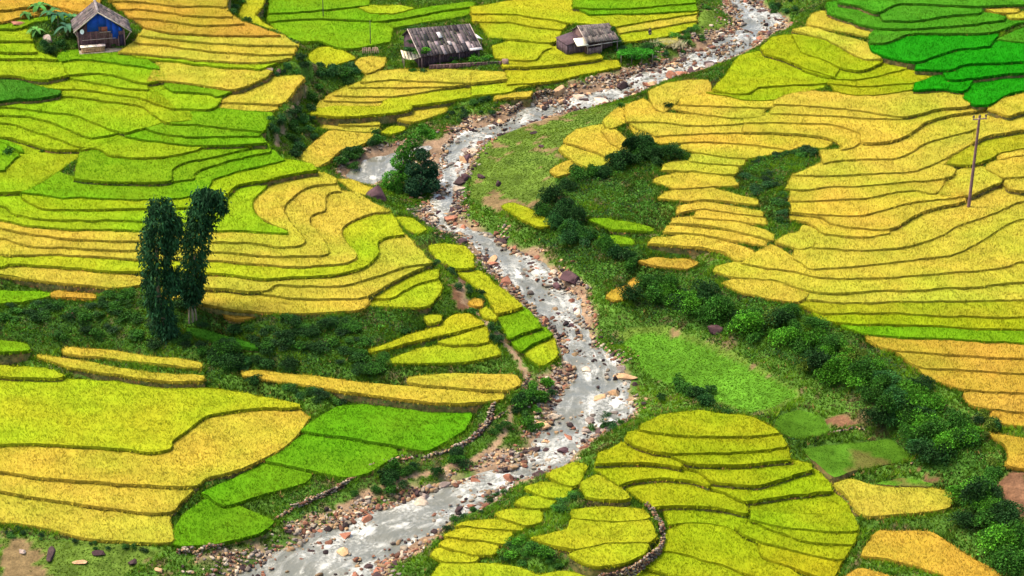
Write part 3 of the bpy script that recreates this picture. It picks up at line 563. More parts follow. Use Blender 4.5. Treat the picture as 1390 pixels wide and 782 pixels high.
# land rolling on beyond the survey
xs = np.array([-3000, -1200, -500, -250, -124.0, 0, 124.0, 250, 500, 1200, 3000]); ys = np.array([-800, -200, 40, 120, 181.0, 300, 429.0, 520, 800, 1600, 4000.0])
o2v = np.array([(x, y, (-7 + .045 * (max(y, -100) - 180) + .05 * min(abs(x), 900)) - (9 if (abs(x) < 200 and 150 < y < 450) else 2.5)) for y in ys for x in xs])
jj = np.arange(len(xs) * len(ys)).reshape(len(ys), len(xs))
Q2 = np.stack([jj[:-1, :-1], jj[:-1, 1:], jj[1:, 1:], jj[1:, :-1]], 2).reshape(-1, 4)
o = pmesh('terrain', o2v, quads=Q2, cols=np.tile([.06, .10, .015], (len(o2v), 1)), mats=[M_GROUND]); tag(o, kind='structure')

# ------------------------------------------------------------------ the rice terraces
def tufts(xy, z, h, w, lean, tint, blades=3, up=.06):
    """short upright blades; returns verts, tris, colours"""
    N_ = len(xy)
    if N_ == 0: return np.zeros((0, 3)), np.zeros((0, 3), int), np.zeros((0, 3))
    B = blades
    a = rng.uniform(0, 2 * PI, (N_, B)); hh = h * rng.uniform(.6, 1.25, (N_, B)); ww = w * rng.uniform(.7, 1.3, (N_, B))
    off = rng.normal(0, .05, (N_, B, 2))
    bx = xy[:, None, 0] + off[..., 0]; by = xy[:, None, 1] + off[..., 1]
    la = rng.uniform(0, 2 * PI, (N_, B)); ll = lean * hh * rng.uniform(.2, 1.2, (N_, B))
    zz = np.broadcast_to(np.asarray(z)[:, None] if np.ndim(z) else z, (N_, B))
    v = np.zeros((N_, B, 3, 3))
    v[..., 0, 0] = bx - np.cos(a) * ww; v[..., 0, 1] = by - np.sin(a) * ww; v[..., 0, 2] = zz - up
    v[..., 1, 0] = bx + np.cos(a) * ww; v[..., 1, 1] = by + np.sin(a) * ww; v[..., 1, 2] = zz - up
    v[..., 2, 0] = bx + np.cos(la) * ll; v[..., 2, 1] = by + np.sin(la) * ll; v[..., 2, 2] = zz + hh
    t = np.arange(N_ * B * 3).reshape(-1, 3)
    c = np.repeat(tint[:, None, :], B * 3, 1).reshape(-1, 3) if tint.ndim == 2 else np.repeat(tint, B * 3)[:, None] * np.ones(3)
    return v.reshape(-1, 3), t, c
used_lab = set(); NPL = 0
for p in PLOTS:
    z = p['z']; lp = p['loop']; ricey = p.get('kind', 'rice') == 'rice'
    if (project(np.c_[lp, np.full(len(lp), z)])[:, 1].max() < -12) or lp[:, 0].min() > 120: continue
    lp = lp + .20 * np.stack([noise(lp, .8, 4, 1), noise(lp, .8, 4, 2)], 1)
    area2 = np.sum(lp[:, 0] * np.roll(lp[:, 1], -1) - np.roll(lp[:, 0], -1) * lp[:, 1])
    if area2 < 0: lp = lp[::-1]
    cen = lp.mean(0); org = (float(cen[0]), float(cen[1]), float(p['soil']))
    mn, mx = lp.min(0), lp.max(0)
    L_ = np.stack(np.meshgrid(np.arange(mn[0], mx[0], 1.0), np.arange(mn[1], mx[1], 1.0)), 2).reshape(-1, 2)
    L_ = L_ + rng.uniform(-.25, .25, L_.shape)
    if len(L_): L_ = L_[inside(L_, lp)]
    if len(L_): L_ = L_[seg_dist(L_, lp[::2]) > .45]
    nb = len(lp)
    pts = np.vstack([lp, L_]) if len(L_) else lp
    vs, es, fs, *_r = delaunay_2d_cdt([Vector((float(a), float(b))) for a, b in pts], [(i, (i + 1) % nb) for i in range(nb)], [list(range(nb))], 1, 1e-5)
    va = np.array([(v.x, v.y) for v in vs]); tr = np.array([f for f in fs if len(f) == 3], int)
    if len(tr) == 0: continue
    tc = va[tr].mean(1); tr = tr[inside(tc, lp)]
    amp = .10 if ricey else .05
    vz = z - .10 + amp * noise(va, .8, 3, 1) + amp * .6 * noise(va, 2.6, 2, 2)
    verts = [np.c_[va, vz]]; tris = [tr]; cols = [np.repeat((1 + .10 * noise(va, 1.5, 2, 1))[:, None], 3, 1)]; nv = len(va)
    # side of the crop (stems), hanging just past the lip
    e = np.roll(lp, -1, 0) - np.roll(lp, 1, 0); e /= np.hypot(e[:, 0], e[:, 1])[:, None] + 1e-9
    nrm = np.stack([e[:, 1], -e[:, 0]], 1)
    if ricey:
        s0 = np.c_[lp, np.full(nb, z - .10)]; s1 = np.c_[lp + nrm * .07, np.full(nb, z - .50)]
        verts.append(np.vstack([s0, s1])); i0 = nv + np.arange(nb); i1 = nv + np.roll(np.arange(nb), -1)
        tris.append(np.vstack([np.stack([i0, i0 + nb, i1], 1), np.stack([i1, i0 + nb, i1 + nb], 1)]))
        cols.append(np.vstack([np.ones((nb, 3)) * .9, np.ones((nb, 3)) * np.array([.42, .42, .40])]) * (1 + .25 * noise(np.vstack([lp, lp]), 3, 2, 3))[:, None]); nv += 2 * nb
    # blades
    A = abs(area2) / 2
    inb = lambda q: (lambda s: (s[:, 0] > -110) & (s[:, 0] < PW + 110) & (s[:, 1] > -40) & (s[:, 1] < PH + 60))(project(np.c_[q, np.full(len(q), z)]))
    far = np.clip((cen[1] - 215) / 150, 0, 1)
    dens = (27 - 12 * far) if ricey else 30
    k = int(A * dens * 1.0 / max(1e-6, A / ((mx - mn).prod() + 1e-6)))
    k = min(k, 400000)
    s = rng.uniform(mn, mx, (k, 2)); s = s[inb(s)]
    if len(s): s = s[inside(s, lp)]
    tv = np.zeros((len(s), 3))
    g = noise(s, .45, 3, 2) if len(s) else np.zeros(0)
    base = 1 + (.12 - .06 * far) * rng.normal(size=len(s)) + .10 * g
    tv[:, 0] = base * (1 + .06 * rng.normal(size=len(s))); tv[:, 1] = base; tv[:, 2] = base * (1 + .2 * rng.normal(size=len(s)))
    tv = np.clip(tv, .35, 1.7)
    if ricey and len(s):
        lod = noise(s, .55, 3, 3) + .5 * noise(s, 1.9, 2, 1) > 1.02; tv[lod] *= np.array([.80, .72, .8])      # lodged, browner spots
    if p['col'] in 'GNVED' and len(s): tv *= (1 + .16 * noise(s, 1.1, 3, 1) + .12 * rng.normal(size=len(s)))[:, None]; tv[:, 0] *= 1 + .25 * noise(s, .3, 3, 3)
    hgt = (.25 if ricey else .12)
    v, t, c = tufts(s, z - .10 + amp * noise(s, .8, 3, 1) if len(s) else 0, hgt, .036 if ricey else .05, .75 if ricey else 1.8, tv, 2)
    verts.append(v); tris.append(t + nv); cols.append(c); nv += len(v)
    if ricey:   # fringe leaning out over the lip
        fr_ = resample(lp, .11, True); fr_ = fr_[inb(fr_)]
        if len(fr_):
            fr_ = fr_ + rng.normal(0, .06, fr_.shape)
            ft = np.clip(1 + .25 * rng.normal(size=(len(fr_), 1)) * np.ones(3), .4, 1.6) * np.array([1, .97, .9])
            v, t, c = tufts(fr_, z - .18 + .06 * rng.normal(size=len(fr_)), .26, .05, 1.1, ft, up=.16)
            k3 = len(v) // 3; dn = rng.random(k3) < .6; tip = np.arange(k3)[dn] * 3 + 2; v[tip, 2] = v[tip, 2] - rng.uniform(.35, .75, dn.sum()); v[tip, :2] += rng.normal(0, .07, (dn.sum(), 2))
            verts.append(v); tris.append(t + nv); cols.append(c); nv += len(v)
    V = np.vstack(verts); T = np.vstack(tris); C_ = np.vstack(cols)
    nm = 'rice_terrace' if ricey else 'pasture_terrace'
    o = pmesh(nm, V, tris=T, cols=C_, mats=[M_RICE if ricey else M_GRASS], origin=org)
    b = np.array(RICE[p['col']]); jit = 1 + .03 * rng.normal(size=3)
    if not ricey:
        at = o.data.attributes['Col']; cc = np.empty(len(V) * 4, np.float32); at.data.foreach_get('color', cc); cc = cc.reshape(-1, 4); cc[:, :3] *= b * (1 + .30 * noise(V[:, :2], .35, 3, 1) + .22 * noise(V[:, :2], 1.2, 2, 2))[:, None]; wr = noise(V[:, :2], .28, 3, 3) > .62; cc[wr, :3] = cc[wr, :3] * .35 + np.array([.085, .055, .02]); at.data.foreach_set('color', cc.ravel())
    o.color = (*np.clip(b * jit, 0, 1), 1)
    lab = '%s %s, %s' % (CNAME[p['col']], 'rice terrace' if ricey else 'grass terrace', p['where'])
    assert lab not in used_lab, lab
    used_lab.add(lab); tag(o, lab, 'rice terrace' if ricey else 'pasture', p['group']); NPL += 1
    # bank below the lip
    gb = gz(lp + nrm * .5)
    zb = np.minimum(z - 1.25, gb - .35)
    r0 = np.c_[lp - nrm * .02, np.full(nb, z - (.42 if ricey else .12))]
    r1 = np.c_[lp + nrm * (.02 + .06 * noise(lp, 1.7, 2, 3)[:, None]), (z - .5) * .6 + zb * .4]
    r2 = np.c_[lp + nrm * (.10 + .10 * noise(lp, 1.1, 2, 4)[:, None]), zb]
    W = np.vstack([r0, r1, r2]); i0 = np.arange(nb); i1 = np.roll(i0, -1)
    QQ = np.vstack([np.stack([i0, i0 + nb, i1 + nb, i1], 1), np.stack([i0 + nb, i0 + 2 * nb, i1 + 2 * nb, i1 + nb], 1)])
    # weeds growing on the bank
    bs = resample(np.c_[lp + nrm * .10, np.full(nb, z), zb], .20, True); bs = bs[inb(bs[:, :2])]
    VV = [W]; TT = []; CCb = [np.ones((len(W), 3))]
    if len(bs):
        bz = bs[:, 2] - .40 - np.minimum(.9, bs[:, 2] - bs[:, 3] - .5) * rng.random(len(bs))
        gk = np.where(rng.random((len(bs), 1)) < .30, np.array([2.2, 1.3, 1.2]), np.array([.55, 1.35, .35])) * rng.uniform(.5, 1.3, (len(bs), 1))
        gk *= (noise(bs[:, :2], .5, 2, 2) > -.35)[:, None] * 1.0 + .35 * (noise(bs[:, :2], .5, 2, 2) <= -.35)[:, None]
        tv_, tt_, tc_ = tufts(bs[:, :2] + .05 * rng.normal(size=(len(bs), 2)), bz, .20, .06, 1.1, gk, 3, .05)
        VV.append(tv_); TT.append(tt_ + len(W)); CCb.append(tc_)
    bk = pmesh('earth_bank', np.vstack(VV), quads=QQ, tris=np.vstack(TT) if TT else None, cols=np.vstack(CCb), mats=[M_BANK], origin=org)
    bk.location = (0, 0, 0); bk.parent = o
print('plots', NPL, 'labels max words', max(len(l.split()) for l in used_lab), max(used_lab, key=lambda l: len(l.split())))

# ------------------------------------------------------------------ light, sky, camera
def light_and_camera(expo=1.87):
    w = bpy.data.worlds.new('World'); SC.world = w; w.use_nodes = True
    N = w.node_tree.nodes; Lk = w.node_tree.links
    sky = N.new('ShaderNodeTexSky'); sky.sky_type = 'NISHITA'; sky.sun_disc = False
    el, az = math.radians(62), math.radians(-82)
    sky.sun_elevation = el; sky.sun_rotation = az; sky.air_density = 1.0; sky.dust_density = 4.0; sky.ozone_density = .6
    Lk.new(sky.outputs[0], N['Background'].inputs[0]); N['Background'].inputs[1].default_value = .15
    d = bpy.data.lights.new('sun', 'SUN'); d.energy = 1.5; d.angle = math.radians(20); d.color = (1, .93, .80)
    s = bpy.data.objects.new('sun', d); COL.objects.link(s)
    to = Vector((math.sin(az) * math.cos(el), math.cos(az) * math.cos(el), math.sin(el)))
    s.rotation_euler = to.to_track_quat('Z', 'Y').to_euler(); s.location = (0, 300, 200)
    cam = bpy.data.cameras.new('camera'); cam.sensor_fit = 'HORIZONTAL'; cam.angle = HF; cam.clip_start = 1; cam.clip_end = 6000
    c = bpy.data.objects.new('camera', cam); COL.objects.link(c); c.location = (0, 0, CAMZ); c.rotation_euler = (PI / 2 - DEP, 0, 0); SC.camera = c
    v = SC.view_settings; v.view_transform = 'Standard'; v.look = 'None'; v.exposure = expo; v.gamma = 1; v.use_curve_mapping = False
light_and_camera()

# ------------------------------------------------------------------ the river
def water_material():
    m = bpy.data.materials.new('river_water'); m.use_nodes = True
    nt = m.node_tree; N = nt.nodes; L = nt.links; b = N['Principled BSDF']
    at = N.new('ShaderNodeAttribute'); at.attribute_name = 'flow'
    geo = N.new('ShaderNodeNewGeometry')
    def nz(vec, scale, detail, lo, hi, a, c, stretch=None):
        n = N.new('ShaderNodeTexNoise'); n.inputs['Scale'].default_value = scale; n.inputs['Detail'].default_value = detail; n.inputs['Roughness'].default_value = .62
        if stretch:
            mp = N.new('ShaderNodeVectorMath'); mp.operation = 'MULTIPLY'; mp.inputs[1].default_value = stretch; L.new(vec, mp.inputs[0]); vec = mp.outputs[0]
        L.new(vec, n.inputs['Vector'])
        r = N.new('ShaderNodeMapRange'); r.inputs[1].default_value = a; r.inputs[2].default_value = c; r.inputs[3].default_value = lo; r.inputs[4].default_value = hi; L.new(n.outputs[0], r.inputs[0]); return r.outputs[0], n.outputs[0]
    fl2 = N.new('ShaderNodeVectorMath'); fl2.operation = 'MULTIPLY'; fl2.inputs[1].default_value = (1, 1, 0); L.new(at.outputs['Vector'], fl2.inputs[0])
    big, _ = nz(fl2.outputs[0], .19, 3, 0, 1, .46, .66)                       # which reaches run white
    st, sraw = nz(fl2.outputs[0], .8, 6, 0, 1, .50, .64, (1.0, .42, 1))     # streaks along the flow
    fn, _ = nz(geo.outputs['Position'], 2.4, 5, 0, 1, .42, .70)
    def math_(op, x, y):
        n = N.new('ShaderNodeMath'); n.operation = op
        for i, q in enumerate((x, y)):
            if isinstance(q, float): n.inputs[i].default_value = q
            else: L.new(q, n.inputs[i])
        return n.outputs[0]
    foam = math_('MINIMUM', math_('ADD', math_('MULTIPLY', st, math_('ADD', math_('MULTIPLY', big, .75), .25)), math_('MULTIPLY', math_('MULTIPLY', big, fn), .55)), 1.0)
    sp = N.new('ShaderNodeSeparateXYZ'); L.new(at.outputs['Vector'], sp.inputs[0])
    foam = math_('MINIMUM', math_('ADD', math_('MULTIPLY', foam, .85), math_('MULTIPLY', sp.outputs[2], math_('ADD', math_('MULTIPLY', fn, .7), .15))), 1.0)
    mx = N.new('ShaderNodeMix'); mx.data_type = 'RGBA'; mx.inputs[6].default_value = (.082, .080, .056, 1); mx.inputs[7].default_value = (.43, .415, .35, 1)
    L.new(foam, mx.inputs[0]); L.new(mx.outputs[2], b.inputs['Base Color'])
    rr = N.new('ShaderNodeMapRange'); rr.inputs[3].default_value = .16; rr.inputs[4].default_value = .8; L.new(foam, rr.inputs[0]); L.new(rr.outputs[0], b.inputs['Roughness'])
    b.inputs['Specular IOR Level'].default_value = .35
    bp = N.new('ShaderNodeBump'); bp.inputs['Distance'].default_value = .22; bp.inputs['Strength'].default_value = .8
    L.new(math_('ADD', sraw, math_('MULTIPLY', foam, .35)), bp.inputs['Height']); L.new(bp.outputs[0], b.inputs['Normal'])
    return m
M_WATER = water_material()
# ------------------------------------------------------------------ rocks and stones
import bmesh
def ico(sub):
    bm = bmesh.new(); bmesh.ops.create_icosphere(bm, subdivisions=sub, radius=1.0)
    v = np.array([x.co for x in bm.verts]); f = np.array([[y.index for y in x.verts] for x in bm.faces]); bm.free(); return v, f
IC3, IC3F = ico(4); IC1, IC1F = ico(2)
def rock_shape(v, seed, rough=.28):
    r = np.random.default_rng(seed)
    w = v.copy()
    for _ in range(14):     # knock flat faces off
        d = r.normal(size=3); d /= np.linalg.norm(d); c = r.uniform(.42, .82)
        k = w @ d; over = np.maximum(0, k - c); w -= over[:, None] * d * .97
    w *= (1 + rough * .35 * noise(v * 1.0 + r.uniform(-9, 9, 3), 2.0, 3, seed % 4))[:, None]
    return w * np.array([1, r.uniform(.65, .95), r.uniform(.5, .75)])
ROCKM = []
for k in range(8):
    o = pmesh('river_rock', rock_shape(IC3, 100 + k), tris=IC3F, mats=[M_ROCK], smooth=False); me = o.data; bpy.data.objects.remove(o); ROCKM.append(me)
RC = dict(red=(.23, .095, .050), tan=(.38, .235, .110), dark=(.045, .026, .022), grey=(.21, .165, .125), pale=(.42, .33, .22), purple=(.060, .030, .030))
def rock(xyz, r, c, label, group=None, name='river_rock', sc=(1, 1, 1), k=None, cat='rock'):
    o = bpy.data.objects.new(name, ROCKM[int(rng.integers(8)) if k is None else k]); COL.objects.link(o)
    o.location = (xyz[0], xyz[1], xyz[2] + r * .12); o.scale = (r * sc[0], r * sc[1], r * sc[2]); o.rotation_euler = (rng.uniform(-.25, .25), rng.uniform(-.25, .25), rng.uniform(0, 6.28))
    b = np.array(RC[c]) * (1 + .15 * rng.normal()); o.color = (*np.clip(b, .01, 1), 1)
    return tag(o, label, cat, group)
for px, py, r, c, sc, nm, lab in [
    (776, 384, 2.3, 'purple', (1, 1, 1.1), 'boulder', 'great dark purple-brown boulder on the right edge of the rapids'),
    (969, 452, 1.7, 'purple', (.9, .9, 1.5), 'boulder', 'tall dark boulder standing in the thicket beside the smooth pasture'),
    (943, 96, 1.7, 'dark', (1.3, 1, .8), 'boulder', 'dark rock cluster at the right of the upper rapids'),
    (758, 130, 1.9, 'tan', (1.3, .8, 1.3), 'boulder', 'tan squared rock block on the left river wall below the huts'),
    (511, 268, 2.3, 'purple', (1.2, 1, 1.1), 'boulder', 'dark purple outcrop left of the riverside tree'),
    (627, 329, 1.5, 'purple', (1.2, 1, .9), 'boulder', 'dark purple boulder on the left edge above the strip of paddies'),
    (632, 244, 1.3, 'purple', (1, 1, 1.4), 'boulder', 'dark upright boulder on the right edge of the narrow rapids'),
    (667, 358, 1.9, 'tan', (1.4, .8, .5), 'boulder', 'flat tan slab lying at the left side of the rapids'),
    (843, 513, 1.5, 'tan', (1.9, .8, .35), 'boulder', 'long tan flat slab between the pasture and the rapids'),
    (358, 96, 2.2, 'grey', (1.5, .8, .4), 'boulder', 'flat grey slab beside the gully at the terrace edge'),
    (378, 99, 1.0, 'purple', (1.2, 1, .8), 'boulder', 'small dark rock beside the flat grey slab'),
    (653, 241, 1.0, 'purple', (1, 1, .9), 'boulder', 'dark rock on the pasture edge by the narrow rapids'),
    (677, 251, .9, 'dark', (.8, .8, 1.5), 'boulder', 'stumpy dark rock standing in the pasture'),
    (725, 182, .9, 'dark', (1.4, 1, .7), 'boulder', 'dark low rock at the top of the pasture'),
    (735, 200, .8, 'purple', (1.4, 1, .7), 'boulder', 'flat brown rock in the middle of the pasture'),
    (65, 57, 1.7, 'grey', (1.2, .9, .9), 'boulder', 'grey-brown boulder in front of the banana plants'),
    (29, 36, 2.2, 'red', (1.6, 1, .8), 'earth_mound', 'red-brown earth mound left of the banana plants'),
    (35, 108, 1.1, 'purple', (1.3, 1, .7), 'boulder', 'dark rock heap in the terraces below the banana plants'),
    (90, 103, .8, 'purple', (1.2, 1, .8), 'boulder', 'small purple rock on the terrace lip below the house'),
    (32, 262, .8, 'tan', (1.3, .8, .6), 'boulder', 'small tan rock at the left corner of the curving terraces'),
    (1278, 97, .8, 'grey', (1.2, .9, .9), 'boulder', 'small grey rock between the lime and emerald terraces'),
    (1003, 164, 1.0, 'purple', (1, 1, .9), 'boulder', 'small dark rock among the golden levels by the hollow'),
    (505, 107, 1.1, 'red', (1.5, .8, .6), 'boulder', 'red-brown slab at the corner of the hut terraces'),
    (68, 758, 1.3, 'dark', (1.6, .8, .5), 'boulder', 'flat dark stone in the grass at the bottom left'),
    (30, 750, .8, 'grey', (1.3, .8, .6), 'boulder', 'grey stone in the grass at the bottom left corner'),
    (110, 764, 1.1, 'tan', (1.6, .9, .35), 'boulder', 'tan flat stone in the grass at the bottom left'),
    (136, 754, 1.0, 'purple', (1.3, 1, .8), 'boulder', 'purple stone under the lowest golden field'),
    (180, 769, .8, 'dark', (1.1, 1, .9), 'boulder', 'dark round stone near the bottom stone wall'),
    (214, 776, .9, 'tan', (1.3, 1, .6), 'boulder', 'tan stone near the bottom edge by the wall')]:
    h = hit([(px, py)])[0]
    if nm == 'boulder' and (abs(px - 776) < 3 or abs(px - 667) < 3): pass
    rock(h, r * .8, c, lab, None, nm, sc)
# loose rocks in and beside the water: clustered
n_r = len(RL); spots = []; ROCKW = []
SECT = [(0, .20, 'uppermost bend'), (.20, .42, 'reach below the huts'), (.42, .62, 'narrow middle rapids'), (.62, .8, 'reach beside the smooth pasture'), (.8, 1.01, 'lower left reach')]
RPX = project(np.c_[(RL + RR) / 2, river_z(((RL + RR) / 2)[:, 1])])
vis_rows = np.where((RPX[:, 1] > -4) & (RPX[:, 1] < 790))[0]
clus = [(int(rng.choice(vis_rows)), rng.choice([.03, .08, .15, .5, .85, .92, .97])) for _ in range(105)]
cnt = 0
while cnt < 262:
    if rng.random() < .72:
        ci, cu = clus[int(rng.integers(len(clus)))]; i = int(np.clip(ci + rng.normal(0, 2.6), vis_rows[0], vis_rows[-1])); u = cu + rng.normal(0, .09)
    else:
        i = int(rng.choice(vis_rows)); u = rng.choice([rng.uniform(-.06, .14), rng.uniform(.88, 1.06), rng.uniform(.1, .9)])
    u = float(np.clip(u, -.12, 1.12))
    xy = RL[i] * (1 - u) + RR[i] * u
    z = max(float(gz([xy])[0]), float(river_z(xy[1])) - .12)
    if any((xy[0] - a) ** 2 + (xy[1] - b) ** 2 < .3 for a, b in spots[-80:]): continue
    spots.append(xy)
    r = float(np.clip(rng.lognormal(-.42, .40), .34, 1.35)); 
    c = rng.choice(['red', 'red', 'tan', 'dark', 'dark', 'grey', 'purple', 'pale'])
    f = i / n_r
    sec = [s[2] for s in SECT if s[0] <= f < s[1]][0]
    w = {'red': 'reddish-brown', 'tan': 'tan', 'dark': 'dark', 'grey': 'grey', 'purple': 'purple-brown', 'pale': 'pale'}[c]
    where = 'standing in the water' if .1 < u < .9 else ('on the left shore' if u < .5 else 'on the right shore')
    size = 'small' if r < .52 else ('middling' if r < .85 else 'large')
    if .05 < u < .95: ROCKW.append((xy, r))
    rock((xy[0], xy[1], z - .05), r, c, '%s %s river rock %s, %s' % (size, w, where, sec), 'rocks of the %s' % sec, sc=(1.15, 1, 1.0))
    cnt += 1
WS = .4
bx_ = np.where(DRIV < 2.5)[0]
wx = np.arange(GXY[bx_, 0].min(), GXY[bx_, 0].max(), WS); wy = np.arange(GXY[bx_, 1].min(), GXY[bx_, 1].max(), WS)
WXY = np.stack(np.meshgrid(wx, wy), 2).reshape(-1, 2)
dW = bilin(DRIV.reshape(ny, nx), GX0, GY0, GS, WXY); keepw = dW < 1.1
idx = -np.ones(len(WXY), int); idx[keepw] = np.arange(keepw.sum()); WK = WXY[keepw]
mid = resample((RL + RR) / 2, .8); ms = np.arange(len(mid)) * .8
fu = np.zeros((len(WK), 3))
for i in range(0, len(WK), 4000):
    dd = ((WK[i:i + 4000, None] - mid[None]) ** 2).sum(2); w_ = np.exp(-(dd - dd.min(1)[:, None]) / 6.0); w_ /= w_.sum(1)[:, None]
    fu[i:i + 4000, 1] = w_ @ ms
    j = dd.argmin(1); tg = mid[np.minimum(j + 1, len(mid) - 1)] - mid[np.maximum(j - 1, 0)]; tg /= np.linalg.norm(tg, axis=1)[:, None]
    e = WK[i:i + 4000] - mid[j]; fu[i:i + 4000, 0] = e[:, 0] * tg[:, 1] - e[:, 1] * tg[:, 0]
zW = river_z(WK[:, 1]) + .09 * noise(np.c_[fu[:, 0], fu[:, 1] * .6], 1.1, 3, 2) + .06 * noise(WK, 2.6, 2, 1) + .14 * np.sin(fu[:, 1] * .55 + 1.3 * noise(WK, .5, 2, 3))
for (x_, y_), r_ in ROCKW:        # white water below each rock
    j = int(((WK - [x_, y_]) ** 2).sum(1).argmin())
    if np.hypot(*(WK[j] - [x_, y_])) > 1: continue
    du = (fu[:, 0] - fu[j, 0]) / (1.1 * r_); ds = (fu[:, 1] - fu[j, 1] - 1.1 * r_) / (1.7 * r_)
    fu[:, 2] = np.maximum(fu[:, 2], np.exp(-du * du - ds * ds))
zW += .10 * fu[:, 2]
ig = idx.reshape(len(wy), len(wx)); q = np.stack([ig[:-1, :-1], ig[:-1, 1:], ig[1:, 1:], ig[1:, :-1]], 2).reshape(-1, 4); q = q[(q >= 0).all(1)]
o = pmesh('river', np.c_[WK, zW], quads=q, mats=[M_WATER], smooth=True, uv=fu); tag(o, kind='structure')

def stones(name, xyz, rad, cols, flat=.75, parent=None):
    V, F, C_ = [], [], []; nv = 0
    shp = [rock_shape(IC1, 300 + k, .2) for k in range(12)]
    for k in range(len(xyz)):
        s = shp[int(rng.integers(12))] * rad[k]; a = rng.uniform(0, 6.28); ca, sa = math.cos(a), math.sin(a)
        v = np.stack([s[:, 0] * ca - s[:, 1] * sa, s[:, 0] * sa + s[:, 1] * ca, s[:, 2] * flat / .75], 1) + xyz[k]
        V.append(v); F.append(IC1F + nv); C_.append(np.repeat(cols[k][None], len(s), 0)); nv += len(s)
    return pmesh(name, np.vstack(V), tris=np.vstack(F), cols=np.vstack(C_), mats=[M_STONES], parent=parent)
def stone_cols(n, lo=.6):
    k = rng.integers(0, 5, n); base = np.array([RC['red'], RC['tan'], RC['grey'], RC['pale'], RC['dark']])[k]
    return np.clip(base * rng.uniform(.55, 1.2, (n, 1)), .01, 1)
# shingle along both shores
sx = []
for _ in range(11000):
    i = int(rng.choice(vis_rows)); side = rng.random() < .55
    wdt = np.hypot(*(RR[i] - RL[i])); m_ = abs(rng.normal(0, 2.0 if side else 1.2)) - .6
    u = -m_ / wdt if side else 1 + m_ / wdt
    xy = RL[i] * (1 - u) + RR[i] * u
    if noise(np.array([xy]), .33, 2, 1)[0] < (-.45 if side else .0): continue
    sx.append(xy)
for _ in range(3300):      # cobbles lying in the stream bed, in drifts
    ci, cu = clus[int(rng.integers(len(clus)))]; i = int(np.clip(ci + rng.normal(0, 4.0), vis_rows[0], vis_rows[-1])); u = float(np.clip(cu + rng.normal(0, .16), 0, 1)); sx.append(RL[i] * (1 - u) + RR[i] * u)
wide_ = np.where((gv > .55) & (DRIV > 1) & (DRIV < 7))[0]; kw = rng.choice(wide_, 2600); sx += list(GXY[kw] + rng.uniform(-.4, .4, (2600, 2)))
sx = np.array(sx); gxx = np.clip(((sx[:, 0] - GX0) / GS).round().astype(int), 0, nx - 1); gyy = np.clip(((sx[:, 1] - GY0) / GS).round().astype(int), 0, ny - 1)
sx = sx[NEARP[gyy * nx + gxx] > .5]
dsx = bilin(DRIV.reshape(ny, nx), GX0, GY0, GS, sx); zs_ = np.maximum(gz(sx) + .03, np.where(dsx < 0, river_z(sx[:, 1]) + .02, -99))
o = stones('shingle', np.c_[sx, zs_], np.clip(rng.lognormal(-1.5, .45, len(sx)), .10, .55) * np.where(dsx < 0, 1.25, 1), stone_cols(len(sx)) * np.where(dsx < 0, .48, .68)[:, None]); tag(o, 'brown and tan shingle stones along both river shores', 'shingle', kind='stuff')
def stone_wall(fr, s, h, w, label, rad=.26, cols=None, top=None):
    pp = hit(catmull(P(fr, s))) if top is None else (lambda q: np.c_[q, np.full(len(q), top - h)])(at_z(catmull(P(fr, s)), top)); pp = resample(pp, .26)
    V, R_ = [], []
    lay = max(1, int(h / (rad * 1.05)))
    gap = noise(pp[:, :2], .5, 3, 2)
    for q, g_ in zip(pp, gap):
        if g_ > .62: continue
        for l in range(lay + 1 - (g_ > .1)):
            for side in (-1, 1):
                V.append((q[0] + rng.normal(0, .07) + side * w * .3, q[1] + rng.normal(0, .07) + side * w * .25, q[2] - .12 + l * rad * 1.0 + rng.normal(0, .04))); R_.append(rad * rng.uniform(.7, 1.25))
    V = np.array(V); o = stones('stone_wall', V - pp.mean(0), R_, stone_cols(len(V)) * .5 if cols is None else cols(len(V)))
    o.location = pp.mean(0); return tag(o, label, 'stone wall')
stone_wall('S', '669,555 662,578 636,602 616,612 580,622 526,630 496,642 473,658 443,675 410,688 380,703 340,728 300,745 245,752', .6, .8, 'long dry stone embankment below the bright green paddies')
stone_wall('H', '893,476 925,508 950,548 962,592 950,638 918,674 872,710 820,738 755,752 705,762 690,790', 1.3, .4, 'curved dry stone wall around the lime plot by the knoll', .22, None, -1.72)
stone_wall('H', '450,565 420,590 385,602 360,612', .5, .5, 'short tumbled stone wall beside the small riverside steps')
stone_wall('L', '590,78 700,88 800,92 880,84', .8, .4, 'dark retaining stone wall under the long thin terrace')
stone_wall('J', '150,470 200,440 250,405 310,388 330,395', .9, .6, 'grey stone wall on the left shore below the huts')
stone_wall('I', '600,392 690,362 760,345 880,322 935,325', .4, .4, 'low stone edge under the worn pasture plot', .2)
stone_wall('I', '430,222 520,222 600,207 700,190 745,187', .4, .4, 'low stone edge under the round pasture plot', .2)
stone_wall('S', '717,512 705,540 690,560 668,572', .5, .5, 'short stone wall at the head of the embankment', .24)
stone_wall('J', '620,312 690,292 740,275 800,255', .6, .6, 'rough rock bank below the green vine trellis', .3)

